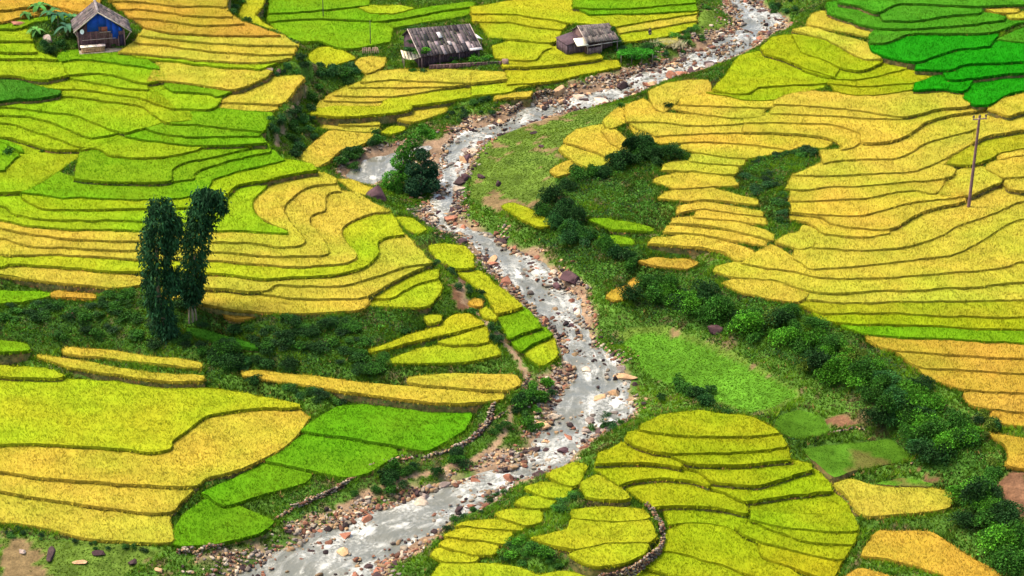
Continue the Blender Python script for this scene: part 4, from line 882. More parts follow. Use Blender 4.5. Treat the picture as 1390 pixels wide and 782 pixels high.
# ------------------------------------------------------------------ plants
def quads_leaf(c, n_, L_, W_, tip_drop=.0):
    """leaf cards: centre c, pointing direction n_ (unit), length, width; a fold along the midrib"""
    N_ = len(c); d = n_ / (np.linalg.norm(n_, axis=1)[:, None] + 1e-9)
    r = rng.normal(size=(N_, 3)); s = np.cross(d, r); s /= np.linalg.norm(s, axis=1)[:, None] + 1e-9
    L_ = np.asarray(L_).reshape(-1, 1) * np.ones((N_, 1)); W_ = np.asarray(W_).reshape(-1, 1) * np.ones((N_, 1))
    a = c - d * L_ * .5; b = c + s * W_ * .5; e = c + d * L_ * .5 - np.array([0, 0, 1]) * tip_drop * L_; f = c - s * W_ * .5
    V = np.stack([a, b, e, f], 1).reshape(-1, 3); Qd = np.arange(N_ * 4).reshape(-1, 4); return V, Qd
def shrub_mesh(seed, nleaf, leaf, lobes=7, tall=.9):
    r = np.random.default_rng(seed); C_ = []
    for _ in range(lobes):
        a = r.uniform(0, 6.28); q = r.uniform(0, .62); C_.append((q * math.cos(a), q * math.sin(a), r.uniform(.25, .75) * tall, r.uniform(.28, .5)))
    P_, Nn, T_ = [], [], []
    per = nleaf // lobes
    for x, y, z, rr in C_:
        d = r.normal(size=(per, 3)); d /= np.linalg.norm(d, axis=1)[:, None]; d[:, 2] = np.where(d[:, 2] < -.3, -d[:, 2], d[:, 2])
        k = rr * (1 - .45 * r.random(per) ** 2) * (1 + .22 * noise(d * 1.0 + x, 3.0, 2, seed % 3))
        P_.append(np.array([x, y, z]) + d * k[:, None]); Nn.append(d + .8 * r.normal(size=(per, 3)) + np.array([0, 0, .1])); T_.append(np.full(per, r.uniform(.75, 1.25)))
    P_ = np.vstack(P_); Nn = np.vstack(Nn); t = np.concatenate(T_) * (1 + .38 * rng.normal(size=len(P_)))
    keep = P_[:, 2] > -.05; P_, Nn, t = P_[keep], Nn[keep], np.clip(t[keep], .35, 1.8)
    V, Qd = quads_leaf(P_, Nn, leaf * r.uniform(.7, 1.4, len(P_)), leaf * .6 * r.uniform(.7, 1.3, len(P_)), .15)
    col = np.repeat(np.stack([t * (1 + .1 * rng.normal(size=len(t))), t, t * .9], 1), 4, 0)
    o = pmesh('shrub', V, quads=Qd, cols=np.clip(col, .2, 2), mats=[M_LEAF]); me = o.data; bpy.data.objects.remove(o); return me
SH = [shrub_mesh(20 + k, 1000, .15, 7 + k % 3) for k in range(5)] + [shrub_mesh(40 + k, 2200, .095, 11) for k in range(3)]
FC = dict(dark=(.013, .043, .008), mid=(.025, .085, .008), bright=(.046, .150, .008), blue=(.020, .072, .015), olive=(.062, .100, .009))
def shrub(p, r, c, label, group=None, name='shrub', h=1.0, cat='bush', fine=None):
    fine = r > 1.7 if fine is None else fine
    me = SH[5 + int(rng.integers(3))] if fine else SH[int(rng.integers(5))]
    o = bpy.data.objects.new(name, me); COL.objects.link(o); o.location = (p[0], p[1], p[2] - .1 * r); o.scale = (r * rng.uniform(.85, 1.2), r * rng.uniform(.85, 1.2), r * h * rng.uniform(.8, 1.2)); o.rotation_euler = (0, 0, rng.uniform(0, 6.28))
    b = np.array(FC[c]) * (1 + .15 * rng.normal()); o.color = (*np.clip(b, .004, 1), 1)
    return tag(o, label, cat, group)
CW = dict(dark='dark green', mid='mid green', bright='bright green', blue='bluish green', olive='olive green')
def near_plot(xy):
    i = int(np.clip(round((xy[0] - GX0) / GS), 0, nx - 1)); j = int(np.clip(round((xy[1] - GY0) / GS), 0, ny - 1)); return NEARP[j * nx + i]
PEND = []
def thicket(fr, s, n_, spread, r0, r1, cols, where, group, h=1.0, clear=.5):
    line = resample(np.array(P(fr, s)), 1.0); k = 0; tries = 0
    while k < n_ and tries < n_ * 12:
        tries += 1
        q = line[int(rng.integers(len(line)))] + rng.normal(0, spread, 2) * np.array([1, .7])
        w = hit([q])[0]
        if near_plot(w) < clear: continue
        r = rng.uniform(r0, r1) * (1.28 if 'thicket' in group or 'scarp' in group else 1.08); c = cols[int(rng.integers(len(cols)))]
        PEND.append((w, r, c, '%s %s bush %s' % ('small' if r < (r0 + r1) * .6 else 'large', CW[c], where), group, h)); k += 1
G1 = 'bushes of the right bank thicket'
thicket('S', '770,245 830,225 880,205 905,225 880,260', 26, 13, 1.0, 1.9, ['dark', 'dark', 'mid'], 'in the dark scrub below the river bend plots', G1)
thicket('S', '700,285 745,280 770,320 830,345 870,375', 26, 14, .9, 1.8, ['dark', 'mid', 'blue'], 'on the bank above the great boulder', G1)
thicket('S', '850,425 900,400 950,425 1010,440', 22, 13, 1.1, 2.0, ['dark', 'mid', 'mid', 'bright'], 'beside the golden tongue above the smooth pasture', G1)
thicket('S', '1000,440 1060,455 1120,490 1170,520', 34, 17, 1.1, 2.0, ['dark', 'mid', 'mid', 'bright', 'olive'], 'in the thicket above the smooth pasture', G1)
thicket('S', '1180,540 1220,555 1260,590 1290,625', 32, 20, 1.3, 2.3, ['dark', 'mid', 'mid', 'blue', 'bright', 'bright'], 'in the thick of the thicket above the worn pasture', G1)
thicket('S', '1310,650 1330,690 1350,730 1370,770', 28, 18, 1.2, 2.1, ['dark', 'mid', 'mid', 'bright'], 'at the bottom right end of the thicket', G1)
thicket('S', '1330,565 1350,590 1345,620 1362,650', 12, 10, .7, 1.2, ['mid', 'dark', 'olive'], 'between the right edge strips and the thicket', G1)
thicket('S', '880,545 920,530 950,545 990,555', 14, 9, .8, 1.5, ['dark', 'mid', 'blue'], 'between the pasture and the knoll', 'bushes round the knoll')
thicket('S', '800,590 820,582 850,572', 10, 8, .6, 1.1, ['blue', 'mid'], 'on the shore beside the knoll', 'bushes round the knoll')
thicket('H', '480,520 520,500 560,470 640,440', 10, 10, .6, 1.1, ['bright', 'mid'], 'beside the curved stone wall', 'bushes round the knoll', h=.6)
thicket('H', '300,690 380,680 450,700 540,740', 16, 12, .7, 1.3, ['bright', 'mid', 'mid'], 'left of the curved stone wall', 'bushes round the knoll', h=.6)
G2 = 'bushes of the hollow in the golden slope'
thicket('E', '260,660 330,640 420,620 520,610 560,640', 20, 7, .6, 1.1, ['dark', 'dark', 'mid'], 'along the rim of the hollow', G2, h=.8)
thicket('E', '230,710 290,730 350,760 400,800 440,890', 22, 12, .6, 1.2, ['dark', 'mid', 'blue'], 'on the floor of the hollow', G2, h=.7)
G3 = 'bushes of the gully'
thicket('C', '250,300 230,430 200,530', 18, 22, .7, 1.3, ['blue', 'mid', 'dark'], 'on the left side of the gully', G3)
thicket('C', '440,290 500,290 560,290', 14, 18, .9, 1.5, ['mid', 'dark', 'blue'], 'on the bank below the lime plot by the gully', G3)
thicket('C', '330,470 350,520 300,580 290,600', 14, 18, .8, 1.4, ['dark', 'mid', 'blue'], 'at the foot of the gully', G3)
thicket('C', '30,20 60,40 90,-10', 8, 12, .7, 1.2, ['blue', 'mid'], 'at the head of the gully', G3)
G4 = 'bushes of the left bank'
thicket('C', '430,660 500,610 580,590 620,600', 20, 12, .8, 1.4, ['dark', 'mid', 'mid'], 'on the bank of the side channel', G4)
thicket('C', '800,430 900,410 960,460 1080,400', 20, 14, .5, 1.0, ['mid', 'dark'], 'on the bank below the hut terraces', G4, h=.8)
thicket('J', '620,180 700,190 780,190 860,160 940,110', 44, 16, .6, 1.2, ['mid', 'bright', 'blue'], 'on the bank below the standing person', G4, h=.7)
thicket('J', '1180,10 1240,40 1300,30 1340,10', 12, 12, .6, 1.2, ['dark', 'mid', 'blue'], 'at the right of the river at the top edge', G4)
thicket('N', '-10,480 150,460 300,470 450,480 600,500', 44, 22, .7, 1.3, ['mid', 'dark', 'mid'], 'on the dark scarp left of the vine trees', 'bushes of the dark scarp', h=.55)
thicket('N', '350,580 500,600 650,570 900,640', 22, 18, .6, 1.2, ['dark', 'mid'], 'below the vine trees on the dark scarp', 'bushes of the dark scarp', h=.6)
thicket('O', '0,560 100,620 200,590 350,600 430,640 480,700 300,700', 50, 26, .7, 1.5, ['dark', 'dark', 'mid'], 'on the dark scarp right of the vine trees', 'bushes of the dark scarp', h=.6)
thicket('N', '850,660 920,690 1000,720 1050,740', 22, 12, .8, 1.5, ['mid', 'dark', 'blue'], 'at the end of the slanting strips', 'bushes of the dark scarp', h=.8)
thicket('L', '120,20 300,50 500,80 600,100', 18, 10, .5, .9, ['mid', 'dark', 'blue'], 'above the bright green paddies', 'bushes of the dark scarp', h=.7)
thicket('L', '420,430 480,440 620,340 680,350 760,320 830,290 960,200 1020,130', 22, 10, .7, 1.3, ['dark', 'mid'], 'along the stony path by the embankment', 'bushes of the stony path')
thicket('M', '0,150 30,190 60,120 120,20', 16, 10, .8, 1.4, ['mid', 'dark', 'bright'], 'on the shore below the lowest rapid-side paddy', 'bushes of the stony path')
thicket('O', '720,230 760,330 850,380 950,560 1000,640', 20, 9, .5, 1.0, ['mid', 'dark', 'blue'], 'between the fan terraces and the rapid-side paddies', 'bushes of the stony path')
thicket('L', '780,580 870,530 950,480 1000,440', 16, 7, .4, .8, ['mid', 'dark'], 'on the right shore above the small steps', 'bushes of the stony path', h=.8)
thicket('K', '20,590 150,620 300,650 450,660 680,680', 18, 7, .3, .7, ['mid', 'dark'], 'under the lowest golden field', 'bushes under the golden field', h=.8)
for px, py, r, c, lab in [(69, 72, 1.3, 'dark', 'low dark bush in front of the banana plants'), (52, 50, 1.2, 'mid', 'leafy bush between boulder and banana plants'), (105, 66, .8, 'bright', 'small leafy bush beside the wooden crate'),
                          (83, 64, 1.2, 'dark', 'dark bush under the banana plants beside the crate'), (60, 64, 1.0, 'blue', 'bluish bush left of the low dark bush by the farmhouse'), (90, 74, .8, 'mid', 'low leafy bush in front of the farmhouse corner'), (44, 62, .9, 'mid', 'bush at the left edge of the farmhouse garden'), (155, 66, .6, 'mid', 'small plant at the right of the wooden crate'), (30, 26, 1.0, 'mid', 'bush on the red-brown earth mound'), (60, 212, 1.1, 'mid', 'bush on the terrace at the left above the big lime field'), (12, 215, 1.4, 'mid', 'bush at the left edge beside the lime field'), (843, 150, 1.0, 'mid', 'bush at the head of the golden levels'), (907, 150, 1.0, 'dark', 'dark bush on the lip of the golden levels'),
                          (312, 268, .9, 'dark', 'dark bush right of the vine tree tops'), (1285, 275, .8, 'mid', 'green tuft on the terrace lip beside the pole'), (1340, 215, .9, 'mid', 'green tuft on the lip right of the pole'), (1040, 150, .8, 'mid', 'green tuft between two golden levels')]:
    shrub(hit([(px, py)])[0], r, c, lab)
PEND.sort(key=lambda q: -q[1] / np.linalg.norm(q[0] - np.array([0, 0, CAMZ])))
for w, r, c, lab, grp, h in PEND[:268]: shrub(w, r, c, lab, grp, h=h)
SHV = [(np.array([x.co for x in m_.vertices]), np.array([x.color[:3] for x in m_.attributes['Col'].data])) for m_ in SH[:5]]
VV, CC = [], []
for w, r, c, lab, grp, h in PEND[268:]:
    v, cl = SHV[int(rng.integers(5))]; nq_ = len(v) // 4; kq = np.sort(rng.permutation(nq_)[:int(nq_ * .75)]); sel = (kq[:, None] * 4 + np.arange(4)).ravel()
    a = rng.uniform(0, 6.28); R2 = np.array([[math.cos(a), -math.sin(a), 0], [math.sin(a), math.cos(a), 0], [0, 0, 1]])
    VV.append((v[sel] @ R2.T) * np.array([r, r, r * h]) + w - np.array([0, 0, .1 * r])); CC.append(cl[sel] * np.array(FC[c]) * (1 + .15 * rng.normal()))
VV = np.vstack(VV); M_UNDER = mat('undergrowth_leaves', base=(1, 1, 1), use_obj=False, var=.3, vscale=.7, spec=.15, rough=.65, trans=.25)
o = pmesh('shrubbery', VV, quads=np.arange(len(VV)).reshape(-1, 4), cols=np.clip(np.vstack(CC), .003, 1), mats=[M_UNDER]); tag(o, 'smaller bushes filling the gaps on the scarps and banks', 'shrubbery', kind='stuff')
# --- ground vegetation nobody could count
cell = np.where((NEARP > .12) & (DRIV > .9) & (GPX[:, 0] > -120) & (GPX[:, 0] < PW + 120) & (GPX[:, 1] > -50) & (GPX[:, 1] < PH + 60) & ~PATH & ~SOIL & (gv < .5 + .35 * (rng.random(len(gv)) < .25)))[0]
def sample_cells(idx, per):
    k = np.repeat(idx, per); xy = GXY[k] + rng.uniform(-GS / 2, GS / 2, (len(k), 2)); return k, xy
mead = MEADOW[cell]
k, xy = sample_cells(cell[~mead], 8)
zc = gz(xy); f = noise(xy, .5, 3, 2); f2 = noise(xy, 1.7, 2, 1)
f3 = noise(xy, .18, 3, 3); tint = np.stack([.034 + .038 * np.clip(f + .3, 0, 1), .100 + .055 * np.clip(f, -1, 1), .005 + 0 * f], 1) * (1 + .35 * f2 + .35 * f3 + .25 * rng.normal(size=len(f)))[:, None]
dry = rng.random(len(f)) < .04; tint[dry] = np.array([.20, .14, .04]); rd = f3 - f2 * .5 > .75; tint[rd] = tint[rd] * .4 + np.array([.05, .028, .016]); tint *= np.where(SCARP[k], .85, 1.0)[:, None]
tall = .20 + .22 * np.clip(f2 + .3, 0, 1) + .22 * (NEARP[k] < .9)
v, t, c = tufts(xy, zc, tall[:, None], .06, 1.0, np.clip(tint, .004, 1), 3, .05)
o = pmesh('grass', v, tris=t, cols=c, mats=[M_GRASS]); tag(o, 'rough green grass covering the banks between terraces', 'grass', kind='stuff')
k, xy = sample_cells(cell[mead], 5)
f = noise(xy, .6, 3, 2); tint = np.stack([.055 + .03 * f, .098 + .03 * f, .005 + 0 * f], 1) * (1 + .22 * rng.normal(size=len(f)) + .25 * noise(xy, .25, 3, 3))[:, None]; bm_ = BRIGHTM[k]; tint[bm_] = tint[bm_] * .45 + np.array([.034, .092, .002])
keep = (noise(xy, .35, 3, 1) + noise(xy, 1.1, 3, 2) < .55) | bm_
v, t, c = tufts(xy[keep], gz(xy[keep]), .09, .09, .9, np.clip(tint[keep], .004, 1), 3, .03)
o = pmesh('grass', v, tris=t, cols=c, mats=[M_GRASS]); tag(o, 'short grazed grass on the riverside pasture', 'grass', kind='stuff')
sc_ = cell[SCARP[cell] | (noise(GXY[cell], .4, 2, 2) > .45) & ~MEADOW[cell]]
k, xy = sample_cells(sc_, 12)
f = noise(xy, .45, 3, 1); f2 = noise(xy, 1.5, 2, 3); hgt = np.clip(.25 + .70 * f + .40 * f2, .04, 1.5) * np.clip(NEARP[k] / 1.5, .3, 1)
pos = np.c_[xy, gz(xy) + hgt * (1 - .5 * rng.random(len(xy)) ** 2)]
f3 = noise(xy, .16, 3, 2); cl = np.where((f2 + f3 > .15)[:, None], np.array([.034, .112, .006]), np.array([.014, .050, .008])) * (1 + .42 * rng.normal(size=len(xy)))[:, None]
cl[rng.random(len(xy)) < .03] = np.array([.12, .06, .03])
V, Qd = quads_leaf(pos, rng.normal(size=(len(pos), 3)) + np.array([0, 0, .2]), .20 * rng.uniform(.6, 1.5, len(pos)), .13 * rng.uniform(.6, 1.4, len(pos)), .1)
o = pmesh('undergrowth', V, quads=Qd, cols=np.clip(np.repeat(cl, 4, 0), .004, 1), mats=[M_UNDER]); tag(o, 'creeping leafy undergrowth covering the scarps', 'undergrowth', kind='stuff')

# ------------------------------------------------------------------ trees
def tube(path, rad, seg=7):
    p = np.asarray(path, float); n_ = len(p); V = []
    for i in range(n_):
        d = p[min(i + 1, n_ - 1)] - p[max(i - 1, 0)]; d /= np.linalg.norm(d) + 1e-9
        a = np.cross(d, [.3, .9, .1]); a /= np.linalg.norm(a); b = np.cross(d, a)
        for k in range(seg):
            t = 2 * PI * k / seg; V.append(p[i] + (a * math.cos(t) + b * math.sin(t)) * rad[i])
    Qd = [(i * seg + k, i * seg + (k + 1) % seg, (i + 1) * seg + (k + 1) % seg, (i + 1) * seg + k) for i in range(n_ - 1) for k in range(seg)]
    V.append(p[-1] + 0); T = [((n_ - 1) * seg + k, (n_ - 1) * seg + (k + 1) % seg, n_ * seg) for k in range(seg)]
    return np.array(V), np.array(Qd), np.array(T)
def merge(parts):
    V, Q_, T_, C_ = [], [], [], []; nv = 0
    for p_ in parts:
        v, q, t = p_[:3]; V.append(v)
        if q is not None and len(q): Q_.append(np.asarray(q) + nv)
        if t is not None and len(t): T_.append(np.asarray(t) + nv)
        c = p_[3] if len(p_) > 3 else (1, 1, 1); c = np.asarray(c, float); C_.append(np.tile(c, (len(v), 1)) if c.ndim == 1 else c); nv += len(v)
    return np.vstack(V), (np.vstack(Q_) if Q_ else None), (np.vstack(T_) if T_ else None), np.vstack(C_)
def px_frame(base):
    """metres per survey mark at a spot: sideways and upright"""
    w = hit([base])[0]; D = np.linalg.norm(w - np.array([0, 0, CAMZ])); s = FPX / D; dep = math.asin((CAMZ - w[2]) / D); return w, s, s * math.cos(dep)
def vine_tree(base, spine, label, nleaf, stems):
    w, s, sv = px_frame(base)
    root = empty('vine_tree', w); tag(root, label, 'tree', 'vine-clad trees on the scarp')
    pts = []
    for br in spine:
        b = np.array([((x - base[0]) / s, 0.0, (base[1] - y) / sv, r * .84 / s) for x, y, r in br]); pts.append(catmull(b, False, 6))
    P_, D_, T_ = [], [], []
    tot = sum(len(q) * q[:, 3].mean() for q in pts)
    for q in pts:
        m = int(nleaf * len(q) * q[:, 3].mean() / tot / 9)
        i = rng.uniform(0, len(q) - 1.01, m); a = i.astype(int); fr_ = (i - a)[:, None]; c = q[a] * (1 - fr_) + q[a + 1] * fr_
        th = rng.uniform(0, 6.28, m); k = c[:, 3] * (.62 + .42 * rng.random(m)) * (1 + .22 * np.sin(i * 1.7 + 2 * th))
        cc = np.stack([c[:, 0] + np.cos(th) * k, np.sin(th) * k, c[:, 2] + rng.normal(0, .15, m)], 1); ct = rng.uniform(.45, 1.75, m)
        out = np.stack([np.cos(th), np.sin(th), np.zeros(m)], 1)
        for _ in range(9):
            P_.append(cc + rng.normal(0, .30, (m, 3)) + np.array([0, 0, -.12])); D_.append(out * .55 + np.array([0, 0, -.75]) + .45 * rng.normal(size=(m, 3))); T_.append(ct * (1 + .2 * rng.normal(size=m)))
    P_, D_, T_ = np.vstack(P_), np.vstack(D_), np.clip(np.concatenate(T_), .3, 1.9)
    V, Qd = quads_leaf(P_, D_, .52 * rng.uniform(.6, 1.3, len(P_)), .21 * rng.uniform(.7, 1.3, len(P_)), .2)
    o = pmesh('crown', V, quads=Qd, cols=np.repeat(np.stack([T_ * .95, T_, T_ * 1.05], 1), 4, 0), mats=[M_LEAF], parent=root); o.color = (.0125, .044, .013, 1)
    prt = []
    for dx, top, r in stems:
        q = pts[0]; z_ = np.linspace(-.4, top, 9); x = np.interp(z_, q[:, 2], q[:, 0]); x = x + dx * np.interp(z_, [0, 6], [1, .3])
        prt.append(tube(np.stack([x, np.full(9, dx * .3), z_], 1), np.linspace(r, r * .5, 9)))
    v, q, t, c = merge(prt); o = pmesh('trunk', v, quads=q, tris=t, cols=c, mats=[M_BARK], parent=root); o.color = (.20, .15, .095, 1)
vine_tree((228, 458), [[(229, 456, 9), (222, 425, 16), (219, 395, 21), (220, 360, 23), (223, 330, 24), (229, 300, 19), (231, 284, 12)], [(238, 345, 12), (244, 322, 13), (243, 302, 10)], [(236, 380, 10), (241, 395, 11), (238, 372, 9)], [(228, 456, 15), (224, 442, 18)]],
          'left one of two tall dark vine-covered trees, leafy down to the ground', 11500, [(0, 12, .35), (.3, 8, .2)])
vine_tree((261, 440), [[(262, 414, 10), (264, 392, 16), (268, 365, 17), (273, 335, 19), (278, 310, 19), (284, 286, 17), (287, 270, 9)], [(284, 284, 8), (297, 274, 9), (307, 280, 8), (310, 296, 5)], [(292, 300, 10), (296, 315, 8)]],
          'right one of two tall dark vine-covered trees, with bare pale stems and arching top', 8500, [(-.45, 6, .13), (0, 9, .18), (.45, 6, .13)])
def leafy_tree(base, clumps, label, color, nl, trunk_h, leaf=.24):
    w, s, sv = px_frame(base); root = empty('riverside_tree', w); tag(root, label, 'tree')
    P_, D_, T_ = [], [], []
    for x, y, r, dy in clumps:
        c = np.array([(x - base[0]) / s, dy, (base[1] - y) / sv]); R_ = r / s; m = int(nl * R_ * R_)
        d = rng.normal(size=(m, 3)); d /= np.linalg.norm(d, axis=1)[:, None]
        k = R_ * (1 - .4 * rng.random(m) ** 2) * (1 + .42 * noise(d + c, 2.6, 3, 1))
        P_.append(c + d * k[:, None] * np.array([1, 1, .9])); D_.append(d * .7 + rng.normal(size=(m, 3)) * .7 + np.array([0, 0, -.15])); T_.append(np.full(m, rng.uniform(.8, 1.25)) * (1 + .25 * rng.normal(size=m)))
    P_, D_, T_ = np.vstack(P_), np.vstack(D_), np.clip(np.concatenate(T_), .3, 1.8)
    kp = P_[:, 2] > -.4; P_, D_, T_ = P_[kp], D_[kp], T_[kp]
    V, Qd = quads_leaf(P_, D_, leaf * rng.uniform(.7, 1.4, len(P_)), leaf * .55 * rng.uniform(.7, 1.3, len(P_)), .15)
    o = pmesh('crown', V, quads=Qd, cols=np.repeat(np.stack([T_, T_, T_], 1), 4, 0), mats=[M_LEAF], parent=root); o.color = (*color, 1)
    prt = [tube(np.array([[0, 0, -.5], [.1, .1, trunk_h * .4], [.0, .1, trunk_h]]), [.28, .2, .1])]
    for x, y, r, dy in clumps: prt.append(tube(np.array([[0, .1, trunk_h * .3], [(x - base[0]) / s * .6, dy * .6, (base[1] - y) / sv * .75], [(x - base[0]) / s, dy, (base[1] - y) / sv]]), [.14, .09, .04], 5))
    v, q, t, c = merge(prt); o = pmesh('trunk', v, quads=q, tris=t, cols=c, mats=[M_BARK], parent=root); o.color = (.10, .075, .05, 1)
leafy_tree((540, 258), [(533, 243, 13, -.6), (545, 224, 14, .6), (562, 200, 11, 1.5), (522, 258, 11, -.9), (549, 207, 10, .2), (574, 186, 8, 2.2), (556, 240, 11, -.4), (566, 216, 10, 1.2), (540, 258, 10, -1), (585, 192, 7, 2)], 'bright green bushy tree at the meeting of river and side channel', (.040, .140, .009), 620, 5, .3)
leafy_tree((572, 266), [(570, 248, 15, 0), (581, 231, 12, .4), (562, 234, 11, .6), (587, 251, 11, -.4), (574, 214, 9, .5), (588, 240, 8, .8), (560, 256, 10, -.6)], 'dark green tree right of the bright one beside the rapids', (.013, .042, .015), 1000, 4.5, .28)

# --- broad-leaved plants by the farmhouse
def banana_mesh(seed, nl, ln):
    r = np.random.default_rng(seed); prt = []
    for k in range(nl):
        a = 2 * PI * k / nl + r.uniform(-.4, .4); L_ = ln * r.uniform(.7, 1.15); lift = r.uniform(.5, 1.2); m = 7
        t = np.linspace(0, 1, m); x = L_ * (t * .95); z = 1.3 + L_ * (lift * t - (.55 + .5 * lift) * t * t); wd = .30 * np.sin(PI * np.clip(t * .92 + .06, 0, 1)) ** .7 * (ln / 2)
        ce = np.stack([x * math.cos(a), x * math.sin(a), z], 1); sd = np.array([-math.sin(a), math.cos(a), 0])
        l_ = ce + sd * wd[:, None] + [0, 0, .06]; rr = ce - sd * wd[:, None] + [0, 0, .06]
        V = np.vstack([l_, ce, rr]); i = np.arange(m - 1); Qd = np.vstack([np.stack([i, i + 1, m + i + 1, m + i], 1), np.stack([m + i, m + i + 1, 2 * m + i + 1, 2 * m + i], 1)])
        prt.append((V, Qd, None, np.ones(3) * r.uniform(.7, 1.3)))
    return merge(prt)
for k, (px, py, h, c, lab) in enumerate([(53, 22, 1.2, (.045, .15, .02), 'tallest bright banana plant at the back left of the farmhouse'), (36, 30, .8, (.04, .13, .02), 'small banana plant on the earth mound'), (80, 38, 1.3, (.022, .085, .03), 'dark banana plant just left of the farmhouse roof'),
                                         (92, 50, 1.15, (.03, .085, .04), 'drooping grey-green banana plant against the farmhouse wall'), (50, 52, .85, (.07, .18, .03), 'low bright banana plant left of the grey boulder'), (98, 36, 1.0, (.04, .12, .03), 'banana plant half hidden behind the farmhouse eave'), (70, 30, 1.0, (.03, .10, .02), 'middle banana plant behind the grey boulder')]):
    w = hit([(px, py)])[0]; root = empty('banana_plant', w, rng.uniform(0, 6)); root.scale = (h, h, h); tag(root, lab, 'banana plant', 'banana plants beside the farmhouse')
    v, q, t, cc = banana_mesh(70 + k, 9, 2.1); o = pmesh('leaves', v, quads=q, cols=cc, mats=[M_LEAF], parent=root); o.color = (*c, 1)
    v, q, t = tube(np.array([[0, 0, -.3], [.02, 0, .7], [0, 0, 1.5]]), [.16, .13, .09]); o = pmesh('stem', v, quads=q, tris=t, cols=np.ones((len(v), 3)), mats=[M_LEAF], parent=root); o.color = (.10, .11, .04, 1)

# ------------------------------------------------------------------ carpentry
def bx(c, s, rz=0.0, rx=0.0, ry=0.0, col=(1, 1, 1)):
    v = np.array([(x, y, z) for x in (-.5, .5) for y in (-.5, .5) for z in (-.5, .5)]) * np.array(s)
    cx, sx_ = math.cos(rx), math.sin(rx); v = v @ np.array([[1, 0, 0], [0, cx, -sx_], [0, sx_, cx]]).T
    cy, sy = math.cos(ry), math.sin(ry); v = v @ np.array([[cy, 0, sy], [0, 1, 0], [-sy, 0, cy]]).T
    cz_, sz = math.cos(rz), math.sin(rz); v = v @ np.array([[cz_, -sz, 0], [sz, cz_, 0], [0, 0, 1]]).T
    q = np.array([[0, 1, 3, 2], [4, 6, 7, 5], [0, 4, 5, 1], [2, 3, 7, 6], [0, 2, 6, 4], [1, 5, 7, 3]])
    return v + np.array(c), q, None, np.array(col)
def slab(a, b, c, d, th, col=(1, 1, 1)):
    """a board with corners a b c d and thickness th"""
    p = np.array([a, b, c, d], float); nn = np.cross(p[1] - p[0], p[3] - p[0]); nn /= np.linalg.norm(nn); v = np.vstack([p, p - nn * th])
    return v, np.array([[0, 1, 2, 3], [7, 6, 5, 4], [0, 4, 5, 1], [1, 5, 6, 2], [2, 6, 7, 3], [3, 7, 4, 0]]), None, np.array(col)
def put(name, parts, m, color=(1, 1, 1), parent=None, label=None):
    v, q, t, c = merge(parts); o = pmesh(name, v, quads=q, tris=t, cols=c, mats=[m], parent=parent); o.color = (*color, 1)
    if label: o['label'] = label
    return o
def jit(a=.25): return np.ones(3) * (1 + a * rng.normal()) + .03 * rng.normal(size=3)
def boards(p00, p10, p01, p11, n_, rows, th, a=.28, lap=.04, pale=.0):
    """roof or wall of n_ x rows boards between four corners (p00-p10 along, p01-p11 the far edge)"""
    p00, p10, p01, p11 = map(lambda q: np.array(q, float), (p00, p10, p01, p11)); out = []
    f = lambda u, v: (p00 * (1 - u) + p10 * u) * (1 - v) + (p01 * (1 - u) + p11 * u) * v
    nn = np.cross(p10 - p00, p01 - p00); nn /= np.linalg.norm(nn)
    jt = rng.normal(0, .085 / max(1, rows / 3), (n_, rows + 1)); jt[:, 0] = jt[:, -1] = 0; ub = np.arange(n_ + 1) / n_ + np.r_[0, rng.normal(0, .16 / n_, n_ - 1), 0]
    for j in range(rows):
        for i in range(n_):
            u0, u1 = ub[i] + .003, ub[i + 1] - .003; v0, v1 = max(0, j / rows + jt[i, j] - lap), (j + 1) / rows + jt[i, j + 1]
            up = nn * (.02 * rng.random() + .015 * (i % 2)); e = rng.uniform(-.01, .02)
            c = jit(a) * (2.6 if rng.random() < pale else 1)
            out.append(slab(f(u0, v0) + up, f(u1, v0) + up, f(u1, v1 + e) + up + nn * .015, f(u0, v1 + e) + up + nn * .015, th, c))
    return out
def tri_wall(w0, w1, zb, ze, za, xa, y, n_, a=.2):
    """vertical planks filling a gable: from x=w0..w1, eaves ze, apex za at xa"""
    out = []
    for i in range(n_):
        x0 = w0 + (w1 - w0) * i / n_ + .01; x1 = w0 + (w1 - w0) * (i + 1) / n_ - .01
        h = lambda x: ze + (za - ze) * ((x - w0) / (xa - w0) if x < xa else (w1 - x) / (w1 - xa))
        yy = y + rng.uniform(-.015, .015)
        out.append(slab((x0, yy, zb), (x1, yy, zb), (x1, yy, h(x1)), (x0, yy, h(x0)), .04, jit(a)))
    return out
